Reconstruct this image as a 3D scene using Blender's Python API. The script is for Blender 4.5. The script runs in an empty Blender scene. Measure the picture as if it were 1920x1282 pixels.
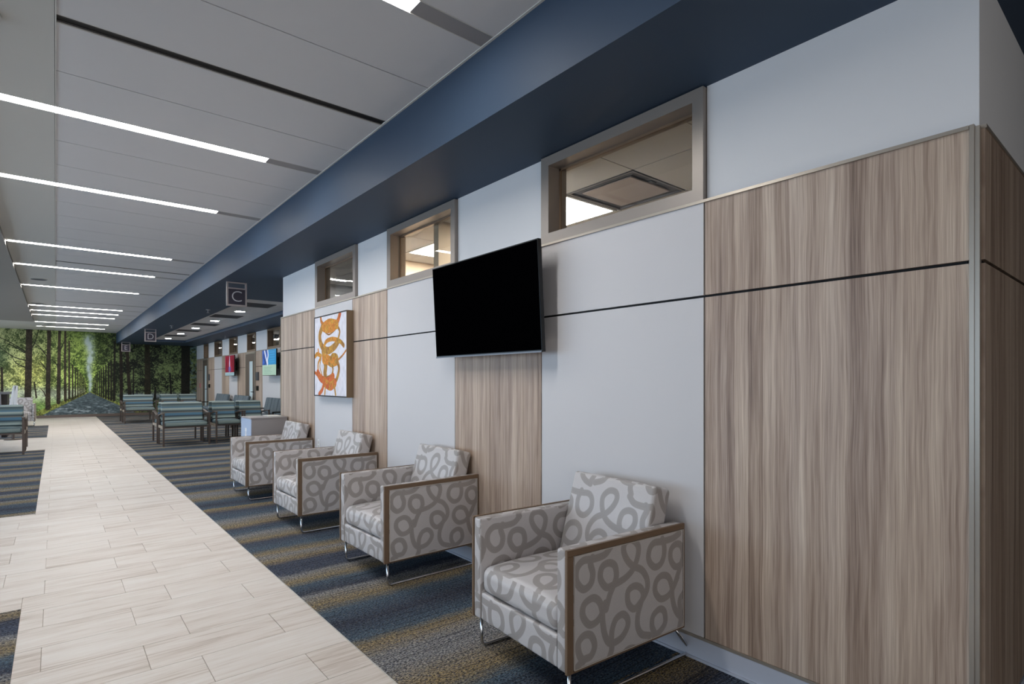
import bpy, bmesh, math, random
import numpy as np
from mathutils import Vector, Matrix

random.seed(4)
RNG = np.random.RandomState(11)
C = bpy.context.scene.collection

# ------------------------------------------------------------------ camera
THETA = 0.690153
cam_data = bpy.data.cameras.new('camera')
cam_data.sensor_width = 36.0
cam_data.sensor_fit = 'HORIZONTAL'
cam_data.lens = 1037.09 / 1920 * 36.0
cam_data.shift_y = 72.2 / 1920
cam_data.clip_start = 0.05
cam = bpy.data.objects.new('camera', cam_data)
cam.location = (0, 0, 1.355)
cam.rotation_euler = (math.pi / 2, 0, -THETA)
C.objects.link(cam)
bpy.context.scene.camera = cam

# ------------------------------------------------------------------ world, daylight, exposure
scene = bpy.context.scene
world = bpy.data.worlds.new('world')
scene.world = world
world.use_nodes = True
bg = world.node_tree.nodes['Background']
bg.inputs[0].default_value = (0.62, 0.72, 0.85, 1)
bg.inputs[1].default_value = 0.12
scene.view_settings.view_transform = 'Standard'
scene.view_settings.look = 'None'
scene.view_settings.gamma = 1.0
scene.view_settings.use_curve_mapping = False
scene.view_settings.exposure = 0.0
scene.cycles.max_bounces = 10
scene.cycles.diffuse_bounces = 5
scene.cycles.caustics_reflective = False
scene.cycles.caustics_refractive = False
scene.cycles.sample_clamp_indirect = 6.0
scene.cycles.use_denoising = True


def area_light(name, loc, rot, sx, sy, power, col):
    d = bpy.data.lights.new(name, 'AREA')
    d.shape = 'RECTANGLE'
    d.size, d.size_y = sx, sy
    d.energy = power
    d.color = col
    o = bpy.data.objects.new(name, d)
    o.location = loc
    o.rotation_euler = rot
    C.objects.link(o)
    return o


# daylight coming through the long window band of the left wall (faces +X)
area_light('window_daylight', (-5.69, 13.0, 1.55), (0, -math.pi / 2, 0), 2.2, 23.0, 560, (0.56, 0.77, 1.0))
# weaker fill lamp, added unseen behind the viewer (faces +Y)
area_light('front_fill', (-2.4, -4.09, 1.6), (math.pi / 2, 0, 0), 6.0, 2.4, 112, (1.0, 0.97, 0.94))
LAMP = 52.0          # linear ceiling lamps, emission strength
DOWN = 190.0           # square downlights


# ------------------------------------------------------------------ material helpers
def srgb(r, g, b):
    def f(v):
        v /= 255.0
        return v / 12.92 if v <= 0.04045 else ((v + 0.055) / 1.055) ** 2.4
    return (f(r), f(g), f(b), 1.0)


class NT:
    def __init__(self, name):
        self.m = bpy.data.materials.new(name)
        self.m.use_nodes = True
        self.t = self.m.node_tree
        self.t.nodes.clear()
        self.out = self.t.nodes.new('ShaderNodeOutputMaterial')

    def n(self, typ, **kw):
        nd = self.t.nodes.new(typ)
        for k, v in kw.items():
            if k.startswith('i_'):
                nd.inputs[k[2:].replace('_', ' ')].default_value = v
            else:
                setattr(nd, k, v)
        return nd

    def l(self, a, b):
        self.t.links.new(a, b)

    def math(self, op, a, b=None, c=None, clamp=False):
        nd = self.t.nodes.new('ShaderNodeMath')
        nd.operation = op
        nd.use_clamp = clamp
        for i, v in enumerate((a, b, c)):
            if v is None:
                continue
            if isinstance(v, (int, float)):
                nd.inputs[i].default_value = v
            else:
                self.l(v, nd.inputs[i])
        return nd.outputs[0]

    def mix(self, fac, a, b, blend='MIX'):
        nd = self.t.nodes.new('ShaderNodeMix')
        nd.data_type = 'RGBA'
        nd.blend_type = blend
        if isinstance(fac, (int, float)):
            nd.inputs[0].default_value = fac
        else:
            self.l(fac, nd.inputs[0])
        for i, v in ((6, a), (7, b)):
            if isinstance(v, tuple):
                nd.inputs[i].default_value = v
            else:
                self.l(v, nd.inputs[i])
        return nd.outputs[2]

    def ramp(self, fac, stops, interp='LINEAR'):
        nd = self.t.nodes.new('ShaderNodeValToRGB')
        cr = nd.color_ramp
        cr.interpolation = interp
        while len(cr.elements) < len(stops):
            cr.elements.new(0.5)
        for e, (p, c) in zip(cr.elements, stops):
            e.position = p
            e.color = c
        self.l(fac, nd.inputs[0])
        return nd.outputs[0]

    def coord(self, kind='Object'):
        return self.n('ShaderNodeTexCoord').outputs[kind]

    def scaled(self, vec, s, loc=(0, 0, 0)):
        nd = self.n('ShaderNodeMapping')
        nd.inputs['Scale'].default_value = s
        nd.inputs['Location'].default_value = loc
        self.l(vec, nd.inputs['Vector'])
        return nd.outputs[0]

    def noise(self, vec, scale=1.0, detail=2.0, rough=0.5, dist=0.0):
        nd = self.n('ShaderNodeTexNoise')
        nd.inputs['Scale'].default_value = scale
        nd.inputs['Detail'].default_value = detail
        nd.inputs['Roughness'].default_value = rough
        nd.inputs['Distortion'].default_value = dist
        self.l(vec, nd.inputs['Vector'])
        return nd.outputs[0]

    def bsdf(self, col, rough=0.5, metal=0.0, spec=0.5, bump=None, bump_s=0.1, bump_d=0.002):
        p = self.n('ShaderNodeBsdfPrincipled')
        for key, v in (('Base Color', col), ('Roughness', rough)):
            if isinstance(v, (tuple, int, float)):
                p.inputs[key].default_value = v
            else:
                self.l(v, p.inputs[key])
        p.inputs['Metallic'].default_value = metal
        p.inputs['Specular IOR Level'].default_value = spec
        if bump is not None:
            b = self.n('ShaderNodeBump')
            b.inputs['Strength'].default_value = bump_s
            b.inputs['Distance'].default_value = bump_d
            self.l(bump, b.inputs['Height'])
            self.l(b.outputs[0], p.inputs['Normal'])
        self.l(p.outputs[0], self.out.inputs[0])
        return p


def plain(name, col, rough=0.5, metal=0.0, spec=0.5, var=0.05, vs=3.0):
    t = NT(name)
    nz = t.noise(t.coord(), vs, 3)
    f = t.math('MULTIPLY_ADD', nz, 2 * var, 1 - var)
    c = t.mix(1.0, col, (1, 1, 1, 1), 'MULTIPLY')
    sc = t.n('ShaderNodeVectorMath', operation='SCALE')
    t.l(c, sc.inputs[0])
    t.l(f, sc.inputs['Scale'])
    t.bsdf(sc.outputs[0], rough, metal, spec)
    return t.m


def emit(name, col, s):
    t = NT(name)
    e = t.n('ShaderNodeEmission')
    e.inputs[0].default_value = col
    e.inputs[1].default_value = s
    t.l(e.outputs[0], t.out.inputs[0])
    return t.m


def image_mat(name, arr, rough=0.6, emission=0.0, spec=0.3):
    """arr: float rgb sRGB 0..1, row 0 = top; painted above in numpy, no file."""
    h, w, _ = arr.shape
    im = bpy.data.images.new(name, w, h)
    px = np.ones((h, w, 4), np.float32)
    px[..., :3] = np.clip(arr[::-1], 0, 1)
    im.pixels.foreach_set(px.ravel())
    im.pack()
    t = NT(name)
    tx = t.n('ShaderNodeTexImage')
    tx.image = im
    t.l(t.coord('UV'), tx.inputs[0])
    p = t.bsdf(tx.outputs[0], rough, 0, spec)
    if emission:
        t.l(tx.outputs[0], p.inputs['Emission Color'])
        p.inputs['Emission Strength'].default_value = emission
    return t.m


def wood_mat(name, horiz, tint=1.0, flip=0.0):
    """greyed walnut laminate, grain upright; horiz = index of the across axis"""
    t = NT(name)
    sep = t.n('ShaderNodeSeparateXYZ')
    t.l(t.coord(), sep.inputs[0])
    u = sep.outputs[horiz]
    z = sep.outputs[2]
    cb = t.n('ShaderNodeCombineXYZ')
    t.l(u, cb.inputs[0])
    t.l(z, cb.inputs[1])
    cb.inputs[2].default_value = flip
    vec = cb.outputs[0]
    warp = t.noise(t.scaled(vec, (5.0, 1.3, 1)), 1.0, 3)
    uw = t.math('MULTIPLY_ADD', warp, 0.036, u)
    cb2 = t.n('ShaderNodeCombineXYZ')
    t.l(uw, cb2.inputs[0])
    t.l(z, cb2.inputs[1])
    cb2.inputs[2].default_value = flip
    v2 = cb2.outputs[0]
    # boards of uneven width, with a dark wandering line between some of them
    cell = t.n('ShaderNodeTexVoronoi', voronoi_dimensions='1D', feature='F1')
    cell.inputs['Scale'].default_value = 15.0
    t.l(uw, cell.inputs['W'])
    sepc = t.n('ShaderNodeSeparateColor')
    t.l(cell.outputs['Color'], sepc.inputs[0])
    board = sepc.outputs[0]
    edge = t.n('ShaderNodeTexVoronoi', voronoi_dimensions='1D', feature='DISTANCE_TO_EDGE')
    edge.inputs['Scale'].default_value = 6.5
    t.l(uw, edge.inputs['W'])
    line = t.math('SUBTRACT', 1.0, t.math('DIVIDE', edge.outputs['Distance'], 0.045), clamp=True)
    lmask = t.noise(t.scaled(v2, (9, 0.6, 1), (1, 5, 0)), 1.0, 1)
    line = t.math('MULTIPLY', line, t.math('MULTIPLY', t.math('SUBTRACT', lmask, 0.40, clamp=True), 4.0, clamp=True))
    g1 = t.noise(t.scaled(v2, (26, 0.8, 1)), 1.0, 4, 0.6, 0.25)
    g2 = t.noise(t.scaled(v2, (95, 1.3, 1)), 1.0, 3, 0.6, 0.15)
    g3 = t.noise(t.scaled(v2, (300, 4.0, 1)), 1.0, 2, 0.6)
    f = t.math('MULTIPLY', board, 0.24)
    f = t.math('MULTIPLY_ADD', g1, 0.66, f)
    f = t.math('MULTIPLY_ADD', g2, 0.72, f)
    f = t.math('MULTIPLY_ADD', g3, 0.50, f)
    f = t.math('MULTIPLY_ADD', line, -0.16, f)
    f = t.math('MULTIPLY_ADD', t.math('SUBTRACT', f, 1.06), 1.15, 0.52)
    k = tint
    stops = [(0.08, srgb(104 * k, 86 * k, 75 * k)), (0.32, srgb(146 * k, 125 * k, 110 * k)), (0.50, srgb(168 * k, 148 * k, 132 * k)),
             (0.68, srgb(186 * k, 167 * k, 150 * k)), (0.92, srgb(212 * k, 196 * k, 178 * k))]
    col = t.ramp(f, stops)
    # cool grey patches
    gn = t.noise(t.scaled(v2, (7, 0.35, 1), (3, 1, 0)), 1.0, 2)
    fac = t.math('MULTIPLY', t.math('SUBTRACT', gn, 0.42, clamp=True), 1.6, clamp=True)
    col = t.mix(fac, col, t.mix(1.0, col, (0.90, 0.92, 1.0, 1), 'MULTIPLY'))
    t.bsdf(col, 0.42, 0, 0.35, g3, 0.05)
    return t.m


M = {}
M['white_panel'] = plain('white_panel', srgb(208, 206, 208), 0.45, 0, 0.35, 0.01)
M['paint'] = plain('painted_wall', srgb(226, 226, 228), 0.75, 0, 0.2, 0.012)
M['dark_paint'] = plain('dark_blue_paint', srgb(56, 72, 92), 0.55, 0, 0.25, 0.03)
M['gyp'] = plain('gypsum_white', srgb(196, 195, 190), 0.85, 0, 0.2, 0.012)
M['tile_ceil'] = plain('ceiling_panel_white', srgb(210, 209, 210), 0.85, 0, 0.2, 0.015, 9)
M['taupe_shade'] = plain('taupe_shade_tone', srgb(150, 146, 140), 0.85, 0, 0.2, 0.02)  # dimness of the grazing-lit lower ceiling put into the colour; reused elsewhere
M['grey_metal'] = plain('grey_painted_metal', srgb(150, 147, 147), 0.5, 0.0, 0.4, 0.02)
M['trim_white'] = plain('white_edge_trim', srgb(205, 203, 198), 0.5, 0, 0.4, 0.01)
M['black'] = plain('black_recess', srgb(16, 15, 15), 0.6, 0, 0.3, 0.1)
M['grid'] = plain('ceiling_grid_grey', srgb(92, 92, 94), 0.7, 0, 0.2, 0.02)
M['slot_grey'] = plain('dark_slot_blade', srgb(58, 55, 54), 0.6, 0, 0.3, 0.05)
M['bronze'] = plain('satin_nickel_frame', srgb(150, 141, 134), 0.38, 0.35, 0.5, 0.02)
M['nickel'] = plain('satin_nickel_trim', srgb(176, 166, 154), 0.32, 0.5, 0.5, 0.02)
M['base'] = plain('blue_grey_rubber_base', srgb(186, 191, 204), 0.5, 0, 0.4, 0.02)
M['base_brown'] = plain('brown_rubber_base', srgb(112, 98, 90), 0.5, 0, 0.4, 0.02)
M['chrome'] = plain('chrome', srgb(205, 206, 210), 0.14, 1.0, 0.5, 0.01)
M['arm_wood'] = plain('walnut_edge', srgb(118, 97, 78), 0.42, 0, 0.4, 0.12, 14)
M['piping'] = plain('pale_piping', srgb(196, 188, 180), 0.6, 0, 0.3, 0.02)
M['tv_black'] = plain('black_plastic', srgb(14, 14, 15), 0.35, 0, 0.4, 0.05)
M['tv_screen'] = plain('dark_screen', srgb(2, 2, 3), 0.6, 0, 0.0, 0.02)
M['silver'] = plain('silver_strip', srgb(120, 120, 124), 0.4, 0.6, 0.5, 0.02)
M['chair_metal'] = plain('bronze_chair_metal', srgb(98, 86, 80), 0.4, 0.45, 0.5, 0.03)
M['chair_rail'] = plain('pale_chair_rail', srgb(180, 166, 150), 0.45, 0.2, 0.5, 0.03)
M['grey_box'] = plain('grey_laminate', srgb(150, 146, 147), 0.4, 0, 0.4, 0.03)
M['lit_box'] = plain('window_lit_laminate', srgb(176, 196, 226), 0.25, 0, 0.5, 0.02)  # cabinet grey with window light on its aisle end put into the colour
M['white'] = plain('white_plastic', srgb(232, 232, 234), 0.4, 0, 0.4, 0.01)
M['paper'] = plain('white_paper', srgb(236, 236, 232), 0.8, 0, 0.2, 0.01)
M['sign_dark'] = plain('aubergine_sign_face', srgb(56, 52, 64), 0.45, 0, 0.4, 0.04)
M['sign_letter'] = plain('pale_grey_letter', srgb(196, 196, 200), 0.5, 0, 0.4, 0.01)
M['sign_frame'] = plain('brushed_sign_frame', srgb(172, 162, 160), 0.45, 0.3, 0.5, 0.03)
M['frame_dark'] = plain('dark_picture_edge', srgb(36, 30, 28), 0.5, 0, 0.4, 0.05)
M['frame_gold'] = plain('bronze_picture_frame', srgb(128, 110, 88), 0.45, 0.2, 0.5, 0.06)
M['door_wood'] = plain('brown_door_veneer', srgb(96, 84, 74), 0.5, 0, 0.4, 0.08, 6)
M['frost'] = plain('frosted_lite', srgb(206, 222, 226), 0.35, 0, 0.5, 0.03)
M['tan'] = plain('tan_wall', srgb(178, 158, 134), 0.8, 0, 0.2, 0.03)
M['office_white'] = plain('office_ceiling', srgb(190, 186, 180), 0.85, 0, 0.2, 0.02)
M['plaque'] = plain('diffuser_plate', srgb(168, 158, 154), 0.4, 0.1, 0.4, 0.03)
M['grey_wool'] = plain('slate_upholstery', srgb(96, 106, 112), 0.8, 0, 0.2, 0.12, 20)
M['desk_dark'] = plain('dark_desk_laminate', srgb(52, 46, 46), 0.4, 0, 0.4, 0.05)
M['pink'] = plain('pale_red_plate', srgb(190, 130, 128), 0.5, 0, 0.4, 0.02)
M['slate'] = plain('slate_plate', srgb(84, 86, 92), 0.4, 0.2, 0.5, 0.03)
M['lamp'] = emit('lamp_diffuser', (1.0, 0.97, 0.93, 1), LAMP)
M['down'] = emit('downlight_lens', (1.0, 0.98, 0.95, 1), DOWN)
M['wing_lamp'] = emit('wing_lamp_lens', (1.0, 0.95, 0.88, 1), 60.0)
M['office_lamp'] = emit('office_lamp_lens', (1.0, 0.99, 0.97, 1), 95.0)
M['wood'] = wood_mat('walnut_laminate', 1, 1.06)
M['wood_x'] = wood_mat('walnut_laminate_return', 0, 1.0, 4.0)

# glass pane: clear with a fresnel sheen
t = NT('clear_glass')
lw = t.n('ShaderNodeLayerWeight')
lw.inputs[0].default_value = 0.5
fres = t.math('MULTIPLY_ADD', t.math('POWER', lw.outputs['Facing'], 5.0), 0.9, 0.04)
tr = t.n('ShaderNodeBsdfTransparent')
tr.inputs[0].default_value = (0.93, 0.94, 0.93, 1)
gl = t.n('ShaderNodeBsdfGlossy')
gl.inputs['Roughness'].default_value = 0.02
mx = t.n('ShaderNodeMixShader')
t.l(fres, mx.inputs[0])
t.l(tr.outputs[0], mx.inputs[1])
t.l(gl.outputs[0], mx.inputs[2])
t.l(mx.outputs[0], t.out.inputs[0])
M['glass'] = t.m

# porcelain floor tile, vein-cut grain along x, each tile different
t = NT('vein_cut_tile')
oi = t.n('ShaderNodeObjectInfo')
off = t.n('ShaderNodeVectorMath', operation='SCALE')
cbx = t.n('ShaderNodeCombineXYZ')
for i in range(3):
    t.l(oi.outputs['Random'], cbx.inputs[i])
t.l(cbx.outputs[0], off.inputs[0])
off.inputs['Scale'].default_value = 37.0
ad = t.n('ShaderNodeVectorMath', operation='ADD')
t.l(t.coord(), ad.inputs[0])
t.l(off.outputs[0], ad.inputs[1])
v = ad.outputs[0]
w1 = t.noise(t.scaled(v, (1.2, 9, 1)), 1.0, 4, 0.6, 0.5)
w2 = t.noise(t.scaled(v, (4, 70, 1)), 1.0, 3, 0.6, 0.3)
w3 = t.noise(t.scaled(v, (14, 40, 1)), 1.0, 2)
f = t.math('MULTIPLY_ADD', w2, 0.66, t.math('MULTIPLY', w1, 0.74))
f = t.math('MULTIPLY_ADD', oi.outputs['Random'], 0.14, f)
col = t.ramp(f, [(0.46, srgb(170, 156, 144)), (0.60, srgb(199, 187, 177)), (0.74, srgb(215, 206, 198)), (0.95, srgb(224, 218, 212))])
pit = t.math('GREATER_THAN', w3, 0.74)
col = t.mix(t.math('MULTIPLY', pit, 0.5), col, srgb(226, 222, 216))
t.bsdf(col, 0.48, 0, 0.3, w2, 0.04)
M['tile'] = t.m
M['grout'] = plain('grey_grout', srgb(188, 178, 168), 0.8, 0, 0.2, 0.03)

# carpet: cross stripes (constant in x, slightly faded) plus thread speckle
t = NT('striped_carpet')
geo = t.n('ShaderNodeNewGeometry')
sep = t.n('ShaderNodeSeparateXYZ')
t.l(geo.outputs['Position'], sep.inputs[0])
pos = geo.outputs['Position']
jit = t.noise(t.scaled(pos, (1.3, 2.2, 1)), 1.0, 3)
jit2 = t.noise(t.scaled(pos, (0.35, 0.5, 1)), 1.0, 1)
fine_j = t.noise(t.scaled(pos, (9, 60, 1)), 1.0, 2)
y = t.math('MULTIPLY_ADD', jit, 0.16, sep.outputs[1])
y = t.math('MULTIPLY_ADD', jit2, 0.30, y)
y = t.math('MULTIPLY_ADD', fine_j, 0.14, y)
y = t.math('SUBTRACT', y, 0.30)
fy = t.math('FRACT', t.math('DIVIDE', t.math('SUBTRACT', y, 1.6), 4.9))
GO, GR, NA, TE, DK = srgb(136, 120, 88), srgb(130, 130, 132), srgb(64, 70, 85), srgb(74, 91, 106), srgb(54, 57, 69)
TA = srgb(116, 104, 86)
ys = [(1.62, TE), (1.80, DK), (2.02, TE), (2.16, GO), (2.38, GR), (2.52, GR), (2.64, GO), (2.72, TE), (2.95, DK), (3.16, TE), (3.28, GO), (3.44, GR),
      (3.50, DK), (3.66, TE), (3.76, GO), (3.92, GR), (3.98, NA), (4.20, NA), (4.30, GO), (4.42, GR), (4.52, GO), (4.66, TE), (4.90, NA), (5.02, GO),
      (5.22, GR), (5.34, TE), (5.52, NA), (5.64, GO), (5.86, GR), (6.02, TE), (6.26, NA), (6.44, GO)]
col = t.ramp(fy, [((a - 1.6) / 4.9, c) for a, c in ys])
th = t.noise(t.scaled(pos, (75, 160, 1)), 1.0, 2, 0.7)
th2 = t.noise(t.scaled(pos, (60, 150, 1), (7, 3, 0)), 1.0, 1, 0.6)
th3 = t.noise(t.scaled(pos, (50, 150, 1), (3, 9, 0)), 1.0, 1, 0.6)
rib = t.noise(t.scaled(pos, (1.5, 75, 1), (5, 2, 0)), 1.0, 1, 0.5)
dark = t.mix(0.35, srgb(26, 28, 36), t.mix(1.0, col, (0.35, 0.36, 0.40, 1), 'MULTIPLY'))
light = t.mix(1.0, col, (1.75, 1.72, 1.62, 1), 'MULTIPLY')
spk = t.ramp(th, [(0.42, (0, 0, 0, 1)), (0.58, (1, 1, 1, 1))])
c1 = t.mix(spk, dark, light)
blu = t.math('MULTIPLY', t.math('GREATER_THAN', th2, 0.58), 0.55)
c1 = t.mix(blu, c1, srgb(70, 80, 102))
gry = t.math('MULTIPLY', t.math('GREATER_THAN', th3, 0.64), 0.5)
c1 = t.mix(gry, c1, srgb(128, 124, 120))
rb = t.math('MULTIPLY', t.math('GREATER_THAN', rib, 0.60), 0.5)
c1 = t.mix(rb, c1, srgb(30, 32, 40))
t.bsdf(c1, 0.95, 0, 0.1, th, 0.5, 0.004)
M['carpet'] = t.m


# ------------------------------------------------------------------ painted textures (numpy, in memory)
def vnoise(h, w, cy, cx):
    gh, gw = int(h / cy) + 3, int(w / cx) + 3
    g = RNG.rand(gh, gw)
    yy = np.linspace(0, gh - 2.001, h)
    xx = np.linspace(0, gw - 2.001, w)
    y0 = yy.astype(int)
    x0 = xx.astype(int)
    fy_ = (yy - y0)[:, None]
    fx_ = (xx - x0)[None, :]
    fy_ = fy_ * fy_ * (3 - 2 * fy_)
    fx_ = fx_ * fx_ * (3 - 2 * fx_)
    a = g[y0][:, x0]
    b = g[y0][:, x0 + 1]
    c = g[y0 + 1][:, x0]
    d = g[y0 + 1][:, x0 + 1]
    return (a * (1 - fx_) + b * fx_) * (1 - fy_) + (c * (1 - fx_) + d * fx_) * fy_


def stamp(dist, pts, maxr, wrap=False):
    """write the distance to a dense polyline into dist"""
    h, w = dist.shape
    r = int(maxr) + 2
    oy, ox = np.mgrid[-r:r + 1, -r:r + 1]
    for (px, py) in pts:
        ix, iy = int(round(px)), int(round(py))
        dd = np.hypot(ox + ix - px, oy + iy - py)
        if wrap:
            yy = (np.arange(iy - r, iy + r + 1)) % h
            xx = (np.arange(ix - r, ix + r + 1)) % w
            sub = dist[np.ix_(yy, xx)]
            dist[np.ix_(yy, xx)] = np.minimum(sub, dd)
        else:
            y0, y1, x0, x1 = max(iy - r, 0), min(iy + r + 1, h), max(ix - r, 0), min(ix + r + 1, w)
            if y0 >= y1 or x0 >= x1:
                continue
            dist[y0:y1, x0:x1] = np.minimum(dist[y0:y1, x0:x1], dd[y0 - iy + r:y1 - iy + r, x0 - ix + r:x1 - ix + r])


def smooth_path(pts, step):
    """Catmull-Rom through pts, sampled about every step"""
    P = [np.array(p, float) for p in pts]
    P = [2 * P[0] - P[1]] + P + [2 * P[-1] - P[-2]]
    out = []
    for i in range(1, len(P) - 2):
        n = max(2, int(np.linalg.norm(P[i + 1] - P[i]) / step))
        for k in range(n):
            s = k / n
            out.append(0.5 * ((2 * P[i]) + (-P[i - 1] + P[i + 1]) * s + (2 * P[i - 1] - 5 * P[i] + 4 * P[i + 1] - P[i + 2]) * s * s
                              + (-P[i - 1] + 3 * P[i] - 3 * P[i + 1] + P[i + 2]) * s ** 3))
    out.append(P[-2])
    return out


SWX, SWZ = 720, 480      # swirl fabric: one repeat of 0.72 x 0.48 m, 1 mm a pixel
TILE_M = (0.72, 0.48)
RIBBONS = [
    [(450, 180), (400, 245), (310, 280), (225, 295), (172, 365), (170, 465), (225, 528), (285, 485), (303, 400), (285, 320), (300, 270)],
    [(412, 690), (440, 580), (470, 500), (495, 420), (482, 335), (432, 312), (378, 350), (366, 440), (412, 510), (470, 492), (560, 440), (625, 370), (665, 270), (672, 180), (630, 128),
     (575, 140), (553, 200), (575, 275), (625, 335), (700, 370), (742, 445), (742, 530), (700, 615), (640, 685), (592, 640), (590, 545), (640, 500), (690, 515), (712, 570), (690, 650), (668, 740), (668, 830),
     (700, 890), (765, 900)],
    [(405, 640), (372, 740), (325, 800), (270, 815), (222, 745), (232, 655), (300, 600), (350, 620), (378, 690), (385, 800), (402, 900), (432, 958), (475, 962), (540, 915), (585, 830), (585, 765), (548, 730), (495, 765),
     (464, 845), (455, 930), (458, 1010), (440, 1075)],
    [(180, 1160), (230, 1105), (290, 1070), (318, 985), (288, 905), (230, 908), (184, 975), (192, 1060), (225, 1120)],
    [(1000, 75), (950, 112), (870, 138), (800, 150), (762, 205), (757, 290), (800, 345), (848, 325), (876, 260), (880, 180), (865, 120)],
    [(965, 480), (990, 400), (1012, 325), (1030, 250), (1015, 175), (975, 160), (935, 205), (932, 285), (968, 342), (1015, 325)],
    [(1030, 720), (1000, 735), (965, 680), (945, 590), (940, 500), (912, 425), (860, 415), (815, 465), (808, 545), (850, 602), (908, 580), (948, 520), (985, 430)],
    [(800, 905), (850, 860), (888, 790), (880, 705), (842, 686), (792, 740), (782, 820), (805, 885)],
    [(1032, 555), (1003, 620), (1012, 740), (1000, 835)],
]


def swirl_fabric():
    dist = np.full((SWZ, SWX), 99.0)

    def cloth(p):
        k = 1.205
        f_ = (p[0] - 150) / 882.0
        u = f_ / (k - f_ * (k - 1))
        yt, yb = 262 - 220 * f_, 1200 - 380 * f_
        return (u * 709 + 5, (p[1] - yt) / (yb - yt) * 466 + 7)
    for rb_ in RIBBONS:
        stamp(dist, smooth_path([cloth(p) for p in rb_], 2.5), 24, True)
    band = np.clip((17.0 - dist) / 1.6, 0, 1)
    lines = 0.5 + 0.5 * np.cos(dist * 2 * math.pi / 4.6)
    base = np.array([197, 193, 193]) / 255.0
    dark = np.array([160, 154, 151]) / 255.0
    weave = 0.97 + 0.05 * RNG.rand(SWZ, SWX)
    b = base[None, None] * weave[..., None]
    d = dark[None, None] * (0.93 + 0.13 * lines)[..., None]
    return b * (1 - band[..., None]) + d * band[..., None]


t = NT('swirl_fabric')
arr = swirl_fabric()
M['swirl'] = image_mat('swirl_fabric', arr, 0.42, 0, 0.5)


def stripe_mat(name, axis, seed):
    """upholstery striped across: colours run along one object axis"""
    tt = NT(name)
    s = tt.n('ShaderNodeSeparateXYZ')
    tt.l(tt.coord(), s.inputs[0])
    a = s.outputs[axis]
    a = tt.math('FRACT', tt.math('MULTIPLY_ADD', a, 2.35, seed))
    D, B, S, L, N, O = srgb(56, 72, 78), srgb(76, 112, 134), srgb(98, 114, 114), srgb(164, 174, 166), srgb(46, 54, 62), srgb(112, 108, 98)
    seq = [(0.0, S), (0.09, D), (0.14, L), (0.22, B), (0.27, N), (0.30, S), (0.36, L), (0.45, S), (0.50, N), (0.55, B), (0.63, B), (0.68, O), (0.73, N),
           (0.78, S), (0.86, L), (0.93, B), (1.0, S)]
    col = tt.ramp(a, seq)
    tt.bsdf(col, 0.6, 0, 0.3)
    return tt.m


M['stripe_z'] = stripe_mat('teal_striped_fabric', 2, 0.10)
M['stripe_y'] = stripe_mat('teal_striped_seat_fabric', 1, 0.35)


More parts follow.
